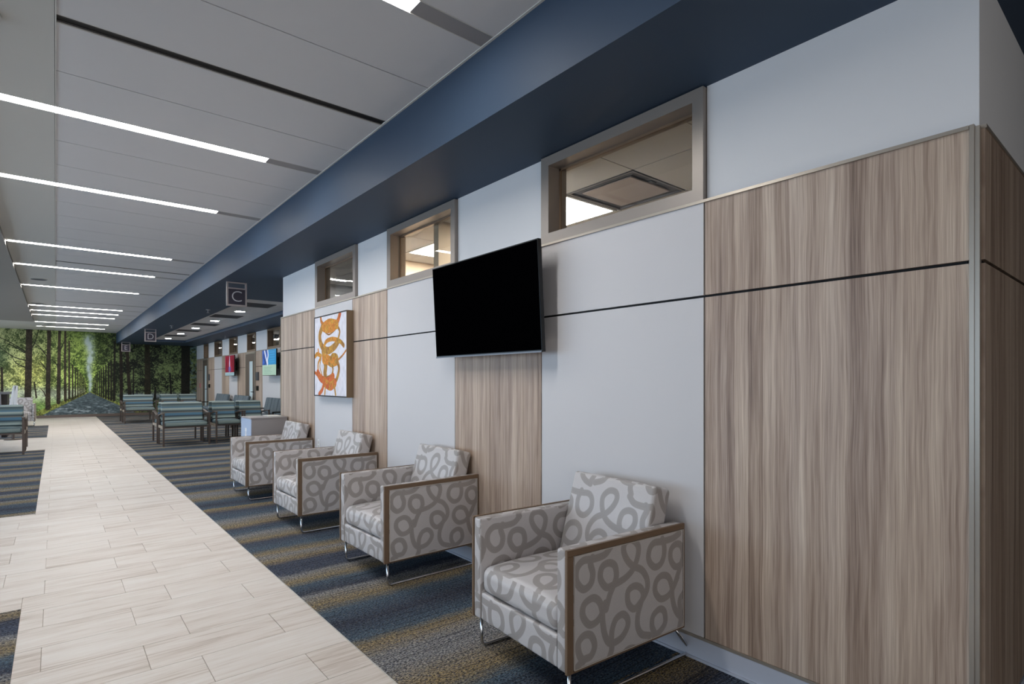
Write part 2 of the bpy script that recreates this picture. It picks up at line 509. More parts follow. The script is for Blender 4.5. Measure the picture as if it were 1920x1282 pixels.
def paint_mural():
    """tree-lined lane, painted on a canvas addressed in (column, row) of x -150..380, y 600..790"""
    S = 4
    X0, X1, Y0, Y1 = -150, 380, 600, 792
    h, w = (Y1 - Y0) * S, (X1 - X0) * S
    xs = (np.arange(w) / S + X0)[None, :] + np.zeros((h, 1))
    ys = (np.arange(h) / S + Y0)[:, None] + np.zeros((1, w))

    def lerp(a, b, f):
        return np.array(a)[None, None] * (1 - f[..., None]) + np.array(b)[None, None] * f[..., None]

    n = 0.30 * vnoise(h, w, 90, 90) + 0.28 * vnoise(h, w, 40, 44) + 0.26 * vnoise(h, w, 17, 19) + 0.42 * vnoise(h, w, 8, 9) + 0.42 * vnoise(h, w, 5, 5)
    n = (n - n.mean()) / n.std()
    leaf = np.clip(0.48 + 0.36 * n, 0, 1)
    # tones across the wall
    fr_ = np.clip((xs - 168) / 60, 0, 1)
    fl_ = np.clip((150 - xs) / 90, 0, 1)
    light = lerp((176, 200, 98), (222, 226, 158), fl_)
    light = light * (1 - fr_[..., None]) + np.array((116, 132, 84))[None, None] * fr_[..., None]
    dark = lerp((52, 70, 26), (58, 70, 36), fl_)
    dark = dark * (1 - fr_[..., None]) + np.array((16, 20, 14))[None, None] * fr_[..., None]
    up = np.clip((700 - ys) / 100, 0, 1)
    light = light * (1 - 0.30 * up[..., None])
    img = dark * (1 - leaf[..., None]) + light * leaf[..., None]
    # bright yellow-green glow low on the left, shade at far left
    glow = np.exp(-((xs - 40) / 45) ** 2 - ((ys - 705) / 26) ** 2) * 0.45 + np.exp(-((xs - 70) / 26) ** 2 - ((ys - 690) / 26) ** 2) * 0.4
    img = img * (1 - glow[..., None]) + np.array((198, 194, 104))[None, None] * glow[..., None] * (0.7 + 0.5 * leaf[..., None])
    shade = np.exp(-((xs + 2) / 16) ** 2 - ((ys - 668) / 22) ** 2) * 0.6
    img = img * (1 - shade[..., None]) + np.array((52, 72, 52))[None, None] * shade[..., None]
    # bluish gaps, far right
    gap = np.clip((xs - 338) / 20, 0, 1) * np.clip(vnoise(h, w, 14, 16) - 0.45, 0, 1) * 2.0
    img = img * (1 - gap[..., None]) + np.array((92, 112, 116))[None, None] * gap[..., None]
    # strip of sky over the lane
    wid = 10 - 7 * np.clip((ys - 625) / 100, 0, 1)
    sky = np.exp(-((xs - 168 + 1.5 * np.sin(ys / 9)) / wid) ** 2) * np.clip((ys - 622) / 14, 0, 1) * np.clip((738 - ys) / 10, 0, 1)
    sky = np.clip(sky * (0.45 + 0.9 * vnoise(h, w, 22, 18)), 0, 0.9)
    img = img * (1 - sky[..., None]) + np.array((176, 190, 192))[None, None] * sky[..., None]
    # meadow at the left and pale field at the right behind the trunks
    g1 = np.clip((ys - 722) / 12, 0, 1) * (xs < 160)
    pale = lerp((178, 186, 160), (108, 138, 70), np.clip((ys - 742) / 18, 0, 1)) * (0.78 + 0.4 * leaf[..., None])
    img = img * (1 - 0.85 * g1[..., None]) + pale * 0.85 * g1[..., None]
    g2 = np.exp(-((ys - 742) / 5.5) ** 2) * np.clip((xs - 215) / 20, 0, 1)
    img = img * (1 - 0.75 * g2[..., None]) + np.array((140, 150, 160))[None, None] * 0.75 * g2[..., None]
    g3 = np.clip((ys - 748) / 6, 0, 1) * (xs > 175)
    img = img * (1 - 0.8 * g3[..., None]) + np.array((58, 72, 42))[None, None] * 0.8 * g3[..., None] * (0.6 + 0.8 * leaf[..., None])
    # lane
    left = 168 - (ys - 735) * 2.05
    right = 168 + (ys - 735) * 2.25
    verge = ((ys > 735) & (xs > left - 10 - (ys - 735) * 0.4) & (xs < right + 6 + (ys - 735) * 0.25))
    img[verge] = (np.array((122, 128, 62)) * (0.55 + 0.7 * leaf[..., None]))[verge]
    road = (ys > 734) & (xs > left) & (xs < right)
    dap = np.clip(vnoise(h, w, 7, 46) * 0.6 + vnoise(h, w, 4, 16) * 0.55 - 0.60, 0, 1) * 2.2 * np.clip((ys - 742) / 22, 0.15, 1)
    rc = np.array((74, 86, 90))[None, None] * (0.8 + 0.35 * vnoise(h, w, 8, 12)[..., None])
    rc = rc * (1 - np.clip(dap, 0, 0.8)[..., None]) + np.array((168, 178, 182))[None, None] * np.clip(dap, 0, 0.8)[..., None]
    img[road] = rc[road]

    def px(p):
        return ((p[0] - X0) * S, (p[1] - Y0) * S)

    def stroke(pts, w0, w1, col, var=0.25):
        path = smooth_path([px(p) for p in pts], 2.5)
        k = len(path)
        for part in range(0, k, 6):
            wd = (w0 + (w1 - w0) * part / k) * S / 2
            seg = path[part:part + 8]
            xa = int(min(p[0] for p in seg) - wd - 4)
            xb = int(max(p[0] for p in seg) + wd + 5)
            ya = int(min(p[1] for p in seg) - wd - 4)
            yb = int(max(p[1] for p in seg) + wd + 5)
            xa, ya, xb, yb = max(xa, 0), max(ya, 0), min(xb, w), min(yb, h)
            if xa >= xb or ya >= yb:
                continue
            d = np.full((yb - ya, xb - xa), 99.0)
            stamp(d, [(p[0] - xa, p[1] - ya) for p in seg], wd + 2)
            m = np.clip(wd - d + 0.5, 0, 1)[..., None]
            sub = img[ya:yb, xa:xb]
            tone = np.array(col)[None, None] * (1 - var + 2 * var * leaf[ya:yb, xa:xb, None])
            img[ya:yb, xa:xb] = sub * (1 - m) + tone * m

    br = (54, 46, 34)
    bk = (24, 22, 18)
    # far rows of trunks closing on the vanishing point
    for i, x in enumerate((136, 141.5, 146, 150, 153.5, 156.5, 159, 161)):
        yb_ = 747 - i * 1.6
        stroke([(x, yb_ - 62 + i * 6), (x, yb_)], 2.6 - 0.2 * i, 3.0 - 0.25 * i, (52, 48, 32))
    for i, x in enumerate((175, 177.5, 180, 183, 186.5, 190, 194, 198.5, 203.5, 208.5)):
        yb_ = 735 + i * 1.6
        stroke([(x, yb_ - 26 - i * 5), (x, yb_)], 1.2 + 0.2 * i, 1.4 + 0.26 * i, (34, 32, 24))
    for a in ([(50, 660), (20, 642), (-14, 626)], [(52, 664), (28, 650), (6, 640)], [(50, 676), (24, 668), (0, 652), (-20, 650)], [(60, 652), (66, 640), (73, 617)],
              [(50, 690), (30, 680), (20, 664)], [(88, 668), (74, 650), (60, 640)], [(88, 694), (74, 676)], [(109, 686), (98, 674)], [(112, 660), (120, 640), (128, 628)],
              [(240, 690), (254, 680), (262, 676)], [(348, 640), (330, 660), (310, 668)], [(278, 668), (292, 650), (306, 645)], [(360, 720), (375, 716)], [(241, 672), (228, 650)]):
        stroke(a, 1.8, 0.7, bk)
    stroke([(64, 716), (66, 730), (68, 745)], 2.4, 3.2, br)
    stroke([(76, 728), (82, 735), (85, 742)], 1.4, 2.2, br)
    stroke([(3, 690), (4, 735)], 4.5, 5.5, br)
    for pts, a, b, c in (([(54.5, 600), (54, 660), (52, 748)], 11.5, 13.0, br), ([(92.5, 600), (91, 680), (89.5, 764)], 7.0, 9.6, br), ([(112, 600), (110.5, 680), (109.5, 754)], 5.0, 7.5, br),
                         ([(122.5, 605), (122, 690), (122.5, 750)], 3.6, 5.4, br), ([(129.5, 640), (129.8, 746)], 3.0, 4.2, br),
                         ([(215, 640), (214, 750)], 3.6, 5.0, (30, 28, 22)), ([(226, 600), (227, 690), (227.5, 757)], 5.0, 6.8, (30, 24, 18)), ([(237, 600), (240, 690), (244, 748)], 5.2, 7.0, (36, 30, 22)),
                         ([(250, 690), (250, 745)], 2.6, 3.2, bk), ([(275, 600), (276.5, 690), (276.5, 742)], 8.5, 12.0, (36, 33, 20)), ([(292, 726), (290, 748)], 3.0, 5.0, bk),
                         ([(319, 700), (321, 742)], 2.6, 3.4, bk), ([(348.5, 600), (348, 680), (347.5, 744)], 15.5, 16.5, (24, 24, 18)), ([(-40, 600), (-38, 760)], 12, 14, br),
                         ([(-95, 600), (-97, 770)], 14, 17, br)):
        stroke(pts, a, b, c)
    return np.clip(img * 1.12, 0, 255) / 255.0, (X0, Y0, S)


MURAL_Y = 26.10
MX0, MX1, MZ0, MZ1 = -5.4, 4.53, 0.10, 3.176


def mural_print():
    img, (X0, Y0, S) = paint_mural()
    R = 125
    w, h = int((MX1 - MX0) * R), int((MZ1 - MZ0) * R)
    X = np.linspace(MX0, MX1, w)[None, :] + np.zeros((h, 1))
    Z = np.linspace(MZ1, MZ0, h)[:, None] + np.zeros((1, w))
    # the print is composed for a viewer standing in the lobby: lay it out along the wall
    c, s = math.cos(THETA), math.sin(THETA)
    d = X * s + MURAL_Y * c
    u = 960 + 1037.09 * (X * c - MURAL_Y * s) / d
    vv = 713.2 - 1037.09 * (Z - 1.355) / d
    u = np.where(u < -149, -149 + ((-149 - u) % 250), u)
    ix = np.clip(((u - X0) * S).astype(int), 0, img.shape[1] - 1)
    iy = np.clip(((vv - Y0) * S).astype(int), 0, img.shape[0] - 1)
    return img[iy, ix]


M['mural'] = image_mat('lane_mural_print', mural_print(), 0.55, 0, 0.25)


def paint_art():
    N = 420
    img = np.ones((N, N, 3)) * np.array([226, 226, 236]) / 255.0
    img *= (0.94 + 0.09 * vnoise(N, N, 18, 14))[..., None]
    tint = vnoise(N, N, 40, 30)[..., None]
    img = img * (1 - 0.12 * tint) + np.array([214, 196, 190]) / 255.0 * 0.12 * tint
    tone = vnoise(N, N, 26, 20)

    def uv(p):
        u = (p[0] - 65) / 400.0
        yt, yb = 175 - 85 * u, 1160 + 20 * u
        return (u * N, (p[1] - yt) / (yb - yt) * N)

    GOLD, ORG, RED, BRN = (206, 158, 66), (214, 128, 58), (206, 98, 62), (156, 112, 68)

    def st(pts, wd, c1, c2):
        d = np.full((N, N), 99.0)
        path = smooth_path([uv(p) for p in pts], 2.0)
        r = wd * 0.62 * N / 400 * 0.8
        stamp(d, path, r + 2)
        m = np.clip(r - d + 0.6, 0, 1)[..., None]
        c = np.array(c1)[None, None] * tone[..., None] + np.array(c2)[None, None] * (1 - tone[..., None])
        img[:] = img * (1 - m) + c / 255.0 * (0.86 + 0.2 * vnoise(N, N, 7, 9)[..., None]) * m

    st([(148, 168), (155, 215), (190, 265)], 22, BRN, ORG)
    st([(388, 118), (368, 195), (340, 255)], 30, RED, ORG)
    st([(355, 270), (385, 340), (370, 430), (355, 485)], 16, BRN, GOLD)
    st([(200, 345), (250, 382), (300, 352), (332, 318)], 8, BRN, BRN)
    st([(165, 285), (135, 390), (148, 495), (190, 565), (250, 588), (320, 540), (362, 478)], 38, GOLD, BRN)
    st([(185, 280), (260, 235), (350, 255)], 46, GOLD, ORG)
    st([(190, 300), (260, 312), (345, 265)], 40, ORG, GOLD)
    st([(190, 540), (220, 470), (290, 440), (362, 452)], 22, GOLD, ORG)
    st([(360, 455), (400, 480), (432, 525)], 22, BRN, GOLD)
    st([(70, 662), (100, 632), (150, 655)], 22, ORG, GOLD)
    st([(112, 575), (118, 620)], 14, ORG, GOLD)
    st([(150, 670), (113, 760), (120, 880), (170, 970), (230, 1000)], 16, GOLD, ORG)
    st([(150, 690), (136, 800), (165, 905)], 9, BRN, GOLD)
    st([(180, 590), (188, 680), (212, 780), (203, 880), (212, 945)], 42, GOLD, BRN)
    st([(190, 695), (240, 708), (290, 735), (345, 715)], 52, GOLD, ORG)
    st([(275, 690), (300, 648), (345, 655), (360, 700), (330, 735)], 20, BRN, GOLD)
    st([(365, 712), (420, 650), (462, 585)], 10, BRN, ORG)
    st([(355, 715), (377, 820), (352, 950), (290, 1045), (220, 1025)], 24, GOLD, BRN)
    st([(255, 755), (302, 805), (290, 900), (225, 940)], 16, BRN, GOLD)
    st([(108, 875), (150, 945), (230, 985), (305, 925)], 40, RED, ORG)
    st([(195, 1000), (270, 1045), (325, 1005)], 46, GOLD, RED)
    st([(66, 868), (112, 912)], 16, RED, ORG)
    st([(190, 1000), (168, 1090), (125, 1150)], 24, RED, ORG)
    st([(207, 1050), (201, 1150)], 14, ORG, GOLD)
    st([(322, 1045), (337, 1155)], 15, BRN, GOLD)
    return img


M['art'] = image_mat('abstract_canvas', paint_art(), 0.7, 0, 0.2)


def paint_blue_screen():
    h, w = 140, 240
    img = np.zeros((h, w, 3))
    img[:82] = np.array([38, 128, 182])
    img[82:] = np.array([158, 184, 166])
    img[:82, :105] = np.array([44, 78, 150]) * (0.7 + 0.6 * vnoise(82, 105, 16, 16)[..., None])
    d = np.full((h, w), 99.0)
    stamp(d, smooth_path([(40, 4), (58, 30), (76, 56), (92, 78)], 1.5), 16)
    stamp(d, smooth_path([(96, 4), (104, 30), (92, 56), (96, 74)], 1.5), 16)
    m = np.clip((10 - d) / 3, 0, 1)[..., None]
    img = img * (1 - m) + np.array([208, 208, 224]) * m
    for k in range(5):
        img[14 + k * 13:18 + k * 13, 128:215] = np.array([66, 150, 198])
        img[94 + k * 8:97 + k * 8, 34:170 - 12 * (k % 3)] = np.array([132, 160, 146])
    return img / 255.0


def paint_red_screen():
    h, w = 140, 240
    img = np.ones((h, w, 3)) * np.array([128, 22, 48])
    img *= (0.75 + 0.5 * vnoise(h, w, 60, 14))[..., None]
    d = np.full((h, w), 99.0)
    stamp(d, [(120, y_) for y_ in range(8, 112)], 30)
    body = np.clip((6 + 8 * np.exp(-((np.arange(h) - 60) / 30.0) ** 2))[:, None] - d, 0, 1)[..., None]
    img = img * (1 - body) + np.array([196, 178, 204]) * body
    img[78:112, 84:158] = img[78:112, 84:158] * 0.4 + np.array([70, 90, 160]) * 0.6
    img[116:, :] = np.array([150, 176, 184])
    img[126:129, 20:220] = np.array([80, 100, 110])
    return img / 255.0


M['blue_screen'] = image_mat('blue_screen_picture', paint_blue_screen(), 0.3, 0.45, 0.4)
M['red_screen'] = image_mat('red_screen_picture', paint_red_screen(), 0.3, 0.45, 0.4)


# ------------------------------------------------------------------ mesh helpers
def bm_box(bm, x0, x1, y0, y1, z0, z1):
    r = bmesh.ops.create_cube(bm, size=1.0)
    for v_ in r['verts']:
        v_.co = Vector((x0 + (v_.co.x + 0.5) * (x1 - x0), y0 + (v_.co.y + 0.5) * (y1 - y0), z0 + (v_.co.z + 0.5) * (z1 - z0)))
    return r['verts']


def boxes(*bs, bev=0.0):
    bm = bmesh.new()
    for b in bs:
        bm_box(bm, *b)
    if bev:
        bmesh.ops.bevel(bm, geom=bm.edges[:], offset=bev, segments=2, affect='EDGES', clamp_overlap=True)
    return bm


def soft_box(sx, sy, sz, r, n=6, crown=0.0, crown_face=2):
    """rounded box with its base at z=0, centred in x and y; crown swells one face"""
    bm = bmesh.new()

    def axis(s):
        h = s / 2
        rr = min(r, h * 0.98)
        a = [-h, -h + 0.3 * rr, -h + 0.65 * rr]
        inner = np.linspace(-h + rr, h - rr, n)
        return a + list(inner) + [-q for q in a[::-1]]
    ax = [axis(sx), axis(sy), axis(sz)]
    S = (sx / 2, sy / 2, sz / 2)
    cache = {}

    def vert(p):
        key = tuple(round(q, 5) for q in p)
        if key in cache:
            return cache[key]
        q = [max(-S[i] + r, min(S[i] - r, p[i])) if S[i] > r else 0.0 for i in range(3)]
        dv = Vector([p[i] - q[i] for i in range(3)])
        if dv.length > 1e-9:
            rr = [min(r, S[i]) for i in range(3)]
            dn = dv.normalized()
            co = Vector([q[i] + rr[i] * dn[i] for i in range(3)])
        else:
            co = Vector(p)
        if crown:
            i = crown_face
            a, b = [j for j in range(3) if j != i]
            k = (1 - (p[a] / S[a]) ** 2) * (1 - (p[b] / S[b]) ** 2)
            if p[i] > 0:
                co[i] += crown * k ** 0.6 if k > 0 else 0
        cache[key] = bm.verts.new((co.x, co.y, co.z + sz / 2))
        return cache[key]
    for i in range(3):
        a, b = [j for j in range(3) if j != i]
        for sgn in (-1, 1):
            for ia in range(len(ax[a]) - 1):
                for ib in range(len(ax[b]) - 1):
                    quad = []
                    for da, db in ((0, 0), (1, 0), (1, 1), (0, 1)):
                        p = [0, 0, 0]
                        p[i] = sgn * S[i]
                        p[a] = ax[a][ia + da]
                        p[b] = ax[b][ib + db]
                        quad.append(vert(p))
                    if len(set(quad)) == 4:
                        try:
                            bm.faces.new(quad)
                        except ValueError:
                            pass
    bmesh.ops.recalc_face_normals(bm, faces=bm.faces[:])
    for f_ in bm.faces:
        f_.smooth = True
    return bm


def moved(bm, loc=(0, 0, 0), rot=None):
    m = Matrix.Translation(loc)
    if rot is not None:
        m = m @ rot
    bmesh.ops.transform(bm, matrix=m, verts=bm.verts[:])
    return bm


def tube(bm, pts, r, seg=8, caps=True):
    P = [Vector(p) for p in pts]
    rings = []
    t0 = (P[1] - P[0]).normalized()
    up = Vector((0, 0, 1)) if abs(t0.z) < 0.9 else Vector((1, 0, 0))
    nrm = t0.cross(up).normalized()
    for i, p in enumerate(P):
        if i == 0:
            tg = (P[1] - P[0]).normalized()
        elif i == len(P) - 1:
            tg = (P[-1] - P[-2]).normalized()
        else:
            tg = ((P[i] - P[i - 1]).normalized() + (P[i + 1] - P[i]).normalized()).normalized()
        nrm = (nrm - tg * nrm.dot(tg)).normalized()
        bi = tg.cross(nrm)
        rings.append([bm.verts.new(p + (nrm * math.cos(2 * math.pi * k / seg) + bi * math.sin(2 * math.pi * k / seg)) * r) for k in range(seg)])
    for a, b in zip(rings, rings[1:]):
        for k in range(seg):
            f_ = bm.faces.new((a[k], a[(k + 1) % seg], b[(k + 1) % seg], b[k]))
            f_.smooth = True
    if caps:
        bm.faces.new(rings[0][::-1])
        bm.faces.new(rings[-1])


def rounded(pts, r, n=5):
    """fillet the corners of a polyline"""
    P = [Vector(p) for p in pts]
    out = [P[0]]
    for a, b, c in zip(P, P[1:], P[2:]):
        d1 = (a - b).normalized()
        d2 = (c - b).normalized()
        k = min(r, (a - b).length * 0.45, (c - b).length * 0.45)
        s, e = b + d1 * k, b + d2 * k
        for i in range(n + 1):
            q = i / n
            out.append((s * (1 - q) + b * q) * (1 - q) + (b * (1 - q) + e * q) * q)
    out.append(P[-1])
    return out


def cyl(bm, c, r, h, seg=20, axis='z', r2=None):
    res = bmesh.ops.create_cone(bm, cap_ends=True, segments=seg, radius1=r, radius2=r if r2 is None else r2, depth=h)
    rot = Matrix.Identity(4)
    if axis == 'x':
        rot = Matrix.Rotation(math.pi / 2, 4, 'Y')
    if axis == 'y':
        rot = Matrix.Rotation(math.pi / 2, 4, 'X')
    bmesh.ops.transform(bm, matrix=Matrix.Translation(c) @ rot, verts=res['verts'])


def box_uv(me, size):
    """lay the fabric repeat on each face by its main direction (metres / repeat)"""
    uv = me.uv_layers.new(name='uv')
    W_, H_ = size
    for p in me.polygons:
        n = p.normal
        a = max(range(3), key=lambda i: abs(n[i]))
        for li in p.loop_indices:
            co = me.vertices[me.loops[li].vertex_index].co
            if a == 0:
                uv.data[li].uv = (co.y / W_ + 0.5, (co.z - 0.30) / H_)
            elif a == 1:
                uv.data[li].uv = ((co.x - 0.0335 + 0.005) / W_, (co.z - 0.165) / H_)
            else:
                uv.data[li].uv = (co.y / W_ + 0.5, co.x / H_)


def plane_uv(me, ia, ib, a0, a1, b0, b1):
    uv = me.uv_layers.new(name='uv')
    for p in me.polygons:
        for li in p.loop_indices:
            co = me.vertices[me.loops[li].vertex_index].co
            uv.data[li].uv = ((co[ia] - a0) / (a1 - a0), (co[ib] - b0) / (b1 - b0))


def obj(name, bm, mat, parent=None, loc=None, uv=None, kind=None, label=None):
    me = bpy.data.meshes.new(name)
    bm.to_mesh(me)
    bm.free()
    me.materials.append(M[mat] if isinstance(mat, str) else mat)
    if uv:
        box_uv(me, uv)
    o = bpy.data.objects.new(name, me)
    C.objects.link(o)
    if parent is not None:
        o.parent = parent
    if loc:
        o.location = loc
    if kind:
        o['kind'] = kind
    if label:
        o['label'] = label
    return o


def share(name, me, parent, loc, rot=0.0):
    o = bpy.data.objects.new(name, me)
    C.objects.link(o)
    o.parent = parent
    o.location = loc
    o.rotation_euler.z = rot
    return o


def struct(name, label, cat='structure'):
    o = bpy.data.objects.new(name, None)
    C.objects.link(o)
    o.empty_display_size = 0.2
    o['kind'] = 'structure'
    o['label'] = label
    o['category'] = cat
    return o


def tag(o, label, cat, group=None, kind=None):
    o['label'] = label
    o['category'] = cat
    if group:
        o['group'] = group
    if kind:
        o['kind'] = kind
    return o


def thing(name, label, cat, loc=(0, 0, 0), rz=0.0, group=None):
    o = bpy.data.objects.new(name, None)
    C.objects.link(o)
    o.empty_display_size = 0.2
    o.location = loc
    o.rotation_euler = (0, 0, rz)
    return tag(o, label, cat, group)


def copy_thing(src, loc, rz, label, group=None):
    r = src.copy()
    C.objects.link(r)
    r.location = loc
    r.rotation_euler = (0, 0, rz)
    r['label'] = label
    if group:
        r['group'] = group
    for ch in src.children:
        c = ch.copy()
        C.objects.link(c)
        c.parent = r
        for g in ch.children:
            d = g.copy()
            C.objects.link(d)
            d.parent = c
    return r


# ------------------------------------------------------------------ key planes
WX = 2.406          # face of the panelled wall
PX = 2.430          # painted wall face behind it
SZ = 2.777          # soffit underside
FX = 1.805          # blue fascia
CZ = 3.176          # main ceiling
Y0W, Y1W = 0.44, 7.92
FAR = 26.10
CARPET_X = 1.18

# ------------------------------------------------------------------ floor
floor_bm = boxes((-5.6, 7.0, -4.0, FAR, -0.12, -0.006))
floor = obj('floor', floor_bm, 'grout')
tag(floor, 'lobby floor of pale vein-cut tile with striped carpet areas', 'floor', kind='structure')
obj('carpet', boxes((CARPET_X, 7.0, -4.0, FAR, -0.006, 0.0)), 'carpet', floor, label='navy and gold striped carpet beside the armchairs')
for (a, b) in ((-2.4, 4.385), (7.42, 14.2), (17.2, 21.86)):
    obj('carpet', boxes((-5.6, -0.157, a, b, -0.006, 0.0)), 'carpet', floor, label='navy and gold striped carpet patch left of the tile aisle')
obj('carpet_edge', boxes((CARPET_X - 0.003, CARPET_X, -4.0, FAR, -0.006, 0.001)), 'trim_white', floor)

TL, TW, GAP = 0.61, 0.305, 0.003
ROW0 = 3.99


def tile_spans(yc, row):
    """x spans of the tile pieces of one row, cut at the carpets"""
    patch = any(a < yc < b for a, b in ((-2.4, 4.385), (7.42, 14.2), (17.2, 21.86)))
    xl = -0.157 if patch else -5.6
    x0 = -0.054 if row % 2 == 0 else 0.346
    k = math.floor((xl - x0) / TL)
    out = []
    while x0 + k * TL < CARPET_X - 0.003:
        a, b = x0 + k * TL, x0 + (k + 1) * TL
        a, b = max(a, xl), min(b, CARPET_X - 0.003)
        if b - a > 0.03:
            out.append((a, b))
        elif b - a > 0 and out:
            out[-1] = (out[-1][0], b)
        k += 1
    return out


tile_meshes = {}
far_bm = bmesh.new()
PATCH_Y = (4.385, 7.42, 14.2, 17.2, 21.86)
r0 = int(math.floor((-4.0 - ROW0) / TW)) + 1
for row in range(r0, int((FAR - ROW0) / TW) + 1):
    ra, rb_ = ROW0 + row * TW, min(ROW0 + (row + 1) * TW, FAR)
    cut = next((q for q in PATCH_Y if ra + 0.01 < q < rb_ - 0.01), None)
    pieces = []
    if cut is None:
        pieces = [(a, b, ra, rb_) for a, b in tile_spans((ra + rb_) / 2, row)]
    else:                                   # the row is cut where a carpet patch starts or ends
        for ya, yb in ((ra, cut), (cut, rb_)):
            lo = tile_spans((ya + yb) / 2, row)
            full = lo[0][0] < -1
            if full:
                pieces += [(a, min(b, -0.157), ya, yb) for a, b in lo if a < -0.16]
        pieces += [(a, b, ra, rb_) for a, b in tile_spans(0.0, row)]
    for (a, b, ya, yb) in pieces:
        if 1.3 < ya < 9.6 and b > -0.95:
            key = (round(b - a, 3), round(yb - ya, 3))
            if key not in tile_meshes:
                hw, hd = (b - a) / 2 - GAP / 2, (yb - ya) / 2 - GAP / 2
                bm = boxes((-hw, hw, -hd, hd, -0.006, 0.0))
                me = bpy.data.meshes.new('tile')
                bm.to_mesh(me)
                bm.free()
                me.materials.append(M['tile'])
                tile_meshes[key] = me
            share('tile', tile_meshes[key], floor, ((a + b) / 2, (ya + yb) / 2, 0))
        else:
            bm_box(far_bm, a + GAP / 2, b - GAP / 2, ya + GAP / 2, yb - GAP / 2, -0.006, 0.0)
obj('tile_field', far_bm, 'tile', floor, kind='stuff')

# ------------------------------------------------------------------ main ceiling
ceiling = struct('ceiling', 'white panel ceiling with grey bands, blue fascia and dark soffit', 'ceiling')
obj('ceiling_deck', boxes((-5.6, FX, -4.0, FAR, CZ + 0.012, CZ + 0.10)), 'grid', ceiling)
LIGHT_K = (-2, 2, 5, 10, 13, 17, 23, 25, 27, 31, 34)
SLOT_K = (0, 12, 21)
edges = []
for k in range(-10, 38):
    yk = 3.60 + 0.61 * k
    half = 0.0575 if k in LIGHT_K else (0.045 if k in SLOT_K else 0.004)
    edges.append((yk - half, yk + half))
panel_meshes = {}
for (a0, a1), (b0, b1) in zip(edges, edges[1:]):
    ya, yb = a1, min(b0, FAR)
    if ya >= FAR:
        break
    hd = round((yb - ya) / 2, 4)
    if hd not in panel_meshes:
        bm = boxes((-0.897, 0.897, -hd, hd, 0.0, 0.012))
        me = bpy.data.meshes.new('ceiling_panel')
        bm.to_mesh(me)
        bm.free()
        me.materials.append(M['tile_ceil'])
        panel_meshes[hd] = me
    share('ceiling_panel', panel_meshes[hd], ceiling, (0.8985, (ya + yb) / 2, CZ))
lamp_y = [3.60 + 0.61 * k for k in LIGHT_K]
cuts = [-4.0] + [q for y_ in lamp_y for q in (y_ - 0.0575, y_ + 0.0575)] + [FAR]
for a, b in zip(cuts[::2], cuts[1::2]):
    obj('gypsum_band', boxes((-0.50, -0.034, a, b, CZ, CZ + 0.012)), 'gyp', ceiling)
obj('gypsum_band', boxes((-5.6, -0.50, 22.0, FAR, CZ, CZ + 0.012)), 'gyp', ceiling)
for a, b in zip(cuts[::2], cuts[1::2]):
    obj('edge_trim', boxes((-0.034, -0.004, a, b, CZ - 0.002, CZ + 0.012)), 'gyp', ceiling)
    obj('edge_trim', boxes((-0.002, 0.004, a, b, CZ - 0.004, CZ + 0.012)), 'trim_white', ceiling)
obj('edge_trim', boxes((1.792, FX, -4.0, FAR, CZ - 0.004, CZ + 0.012)), 'trim_white', ceiling)
obj('lower_ceiling', boxes((-5.6, -0.50, -4.0, 22.0, CZ - 0.05, CZ + 0.012)), 'taupe_shade', ceiling, label='lower ceiling at the left, shade put into its taupe tone')
for k in SLOT_K:
    yk = 3.60 + 0.61 * k
    th = thing('slot_diffuser', {0: 'long black double slot air diffuser nearest in the ceiling', 12: 'thin black slot air diffuser in the middle of the ceiling',
                                 21: 'thin black slot air diffuser farthest along the ceiling'}[k], 'air diffuser', (0.8985, yk, CZ))
    obj('slot', boxes((-0.895, 0.895, -0.039, 0.039, 0.006, 0.0118)), 'black', th)
    obj('frame', boxes((-0.895, 0.895, -0.045, -0.039, -0.001, 0.0118), (-0.895, 0.895, 0.039, 0.045, -0.001, 0.0118)), 'trim_white', th)
    for y_ in (-0.030, 0.019):
        obj('blade', boxes((-0.895, 0.895, y_, y_ + 0.011, 0.003, 0.006)), 'slot_grey', th)
ORD = ['nearest the viewer, cut off by the top edge of the photo', 'long and bright, crossing the upper left of the photo', 'second full one going down the ceiling', 'third full one, first with both ends in view',
       'fourth full one, just before a gap in the row', 'fifth full one, last before the close group', 'first of the close group of three', 'middle of the close group of three',
       'last of the close group of three', 'last unbroken one before the mural', 'broken in two just in front of the mural']
for i, k in enumerate(LIGHT_K):
    yk = 3.60 + 0.61 * k
    th = thing('linear_light', 'recessed linear ceiling light, ' + ORD[i], 'ceiling light', (0, yk, CZ), 0, 'linear lights across the ceiling')
    w2 = 0.0535
    if k == 34:
        obj('diffuser', boxes((-0.475, -0.36, -w2, w2, 0.004, 0.011)), 'lamp', th)
        obj('diffuser', boxes((-0.22, 1.35, -w2, w2, 0.004, 0.011)), 'lamp', th)
    else:
        obj('diffuser', boxes((-0.475, 1.35, -w2, w2, 0.004, 0.011)), 'lamp', th)
    obj('frame', boxes((-0.485, 1.79, w2, w2 + 0.0035, -0.002, 0.011), (-0.485, 1.79, -w2 - 0.0035, -w2, -0.002, 0.011)), 'trim_white', th)
    obj('blank_cover', boxes((1.352, 1.79, -w2, w2, 0.001, 0.011)), 'grey_metal', th)

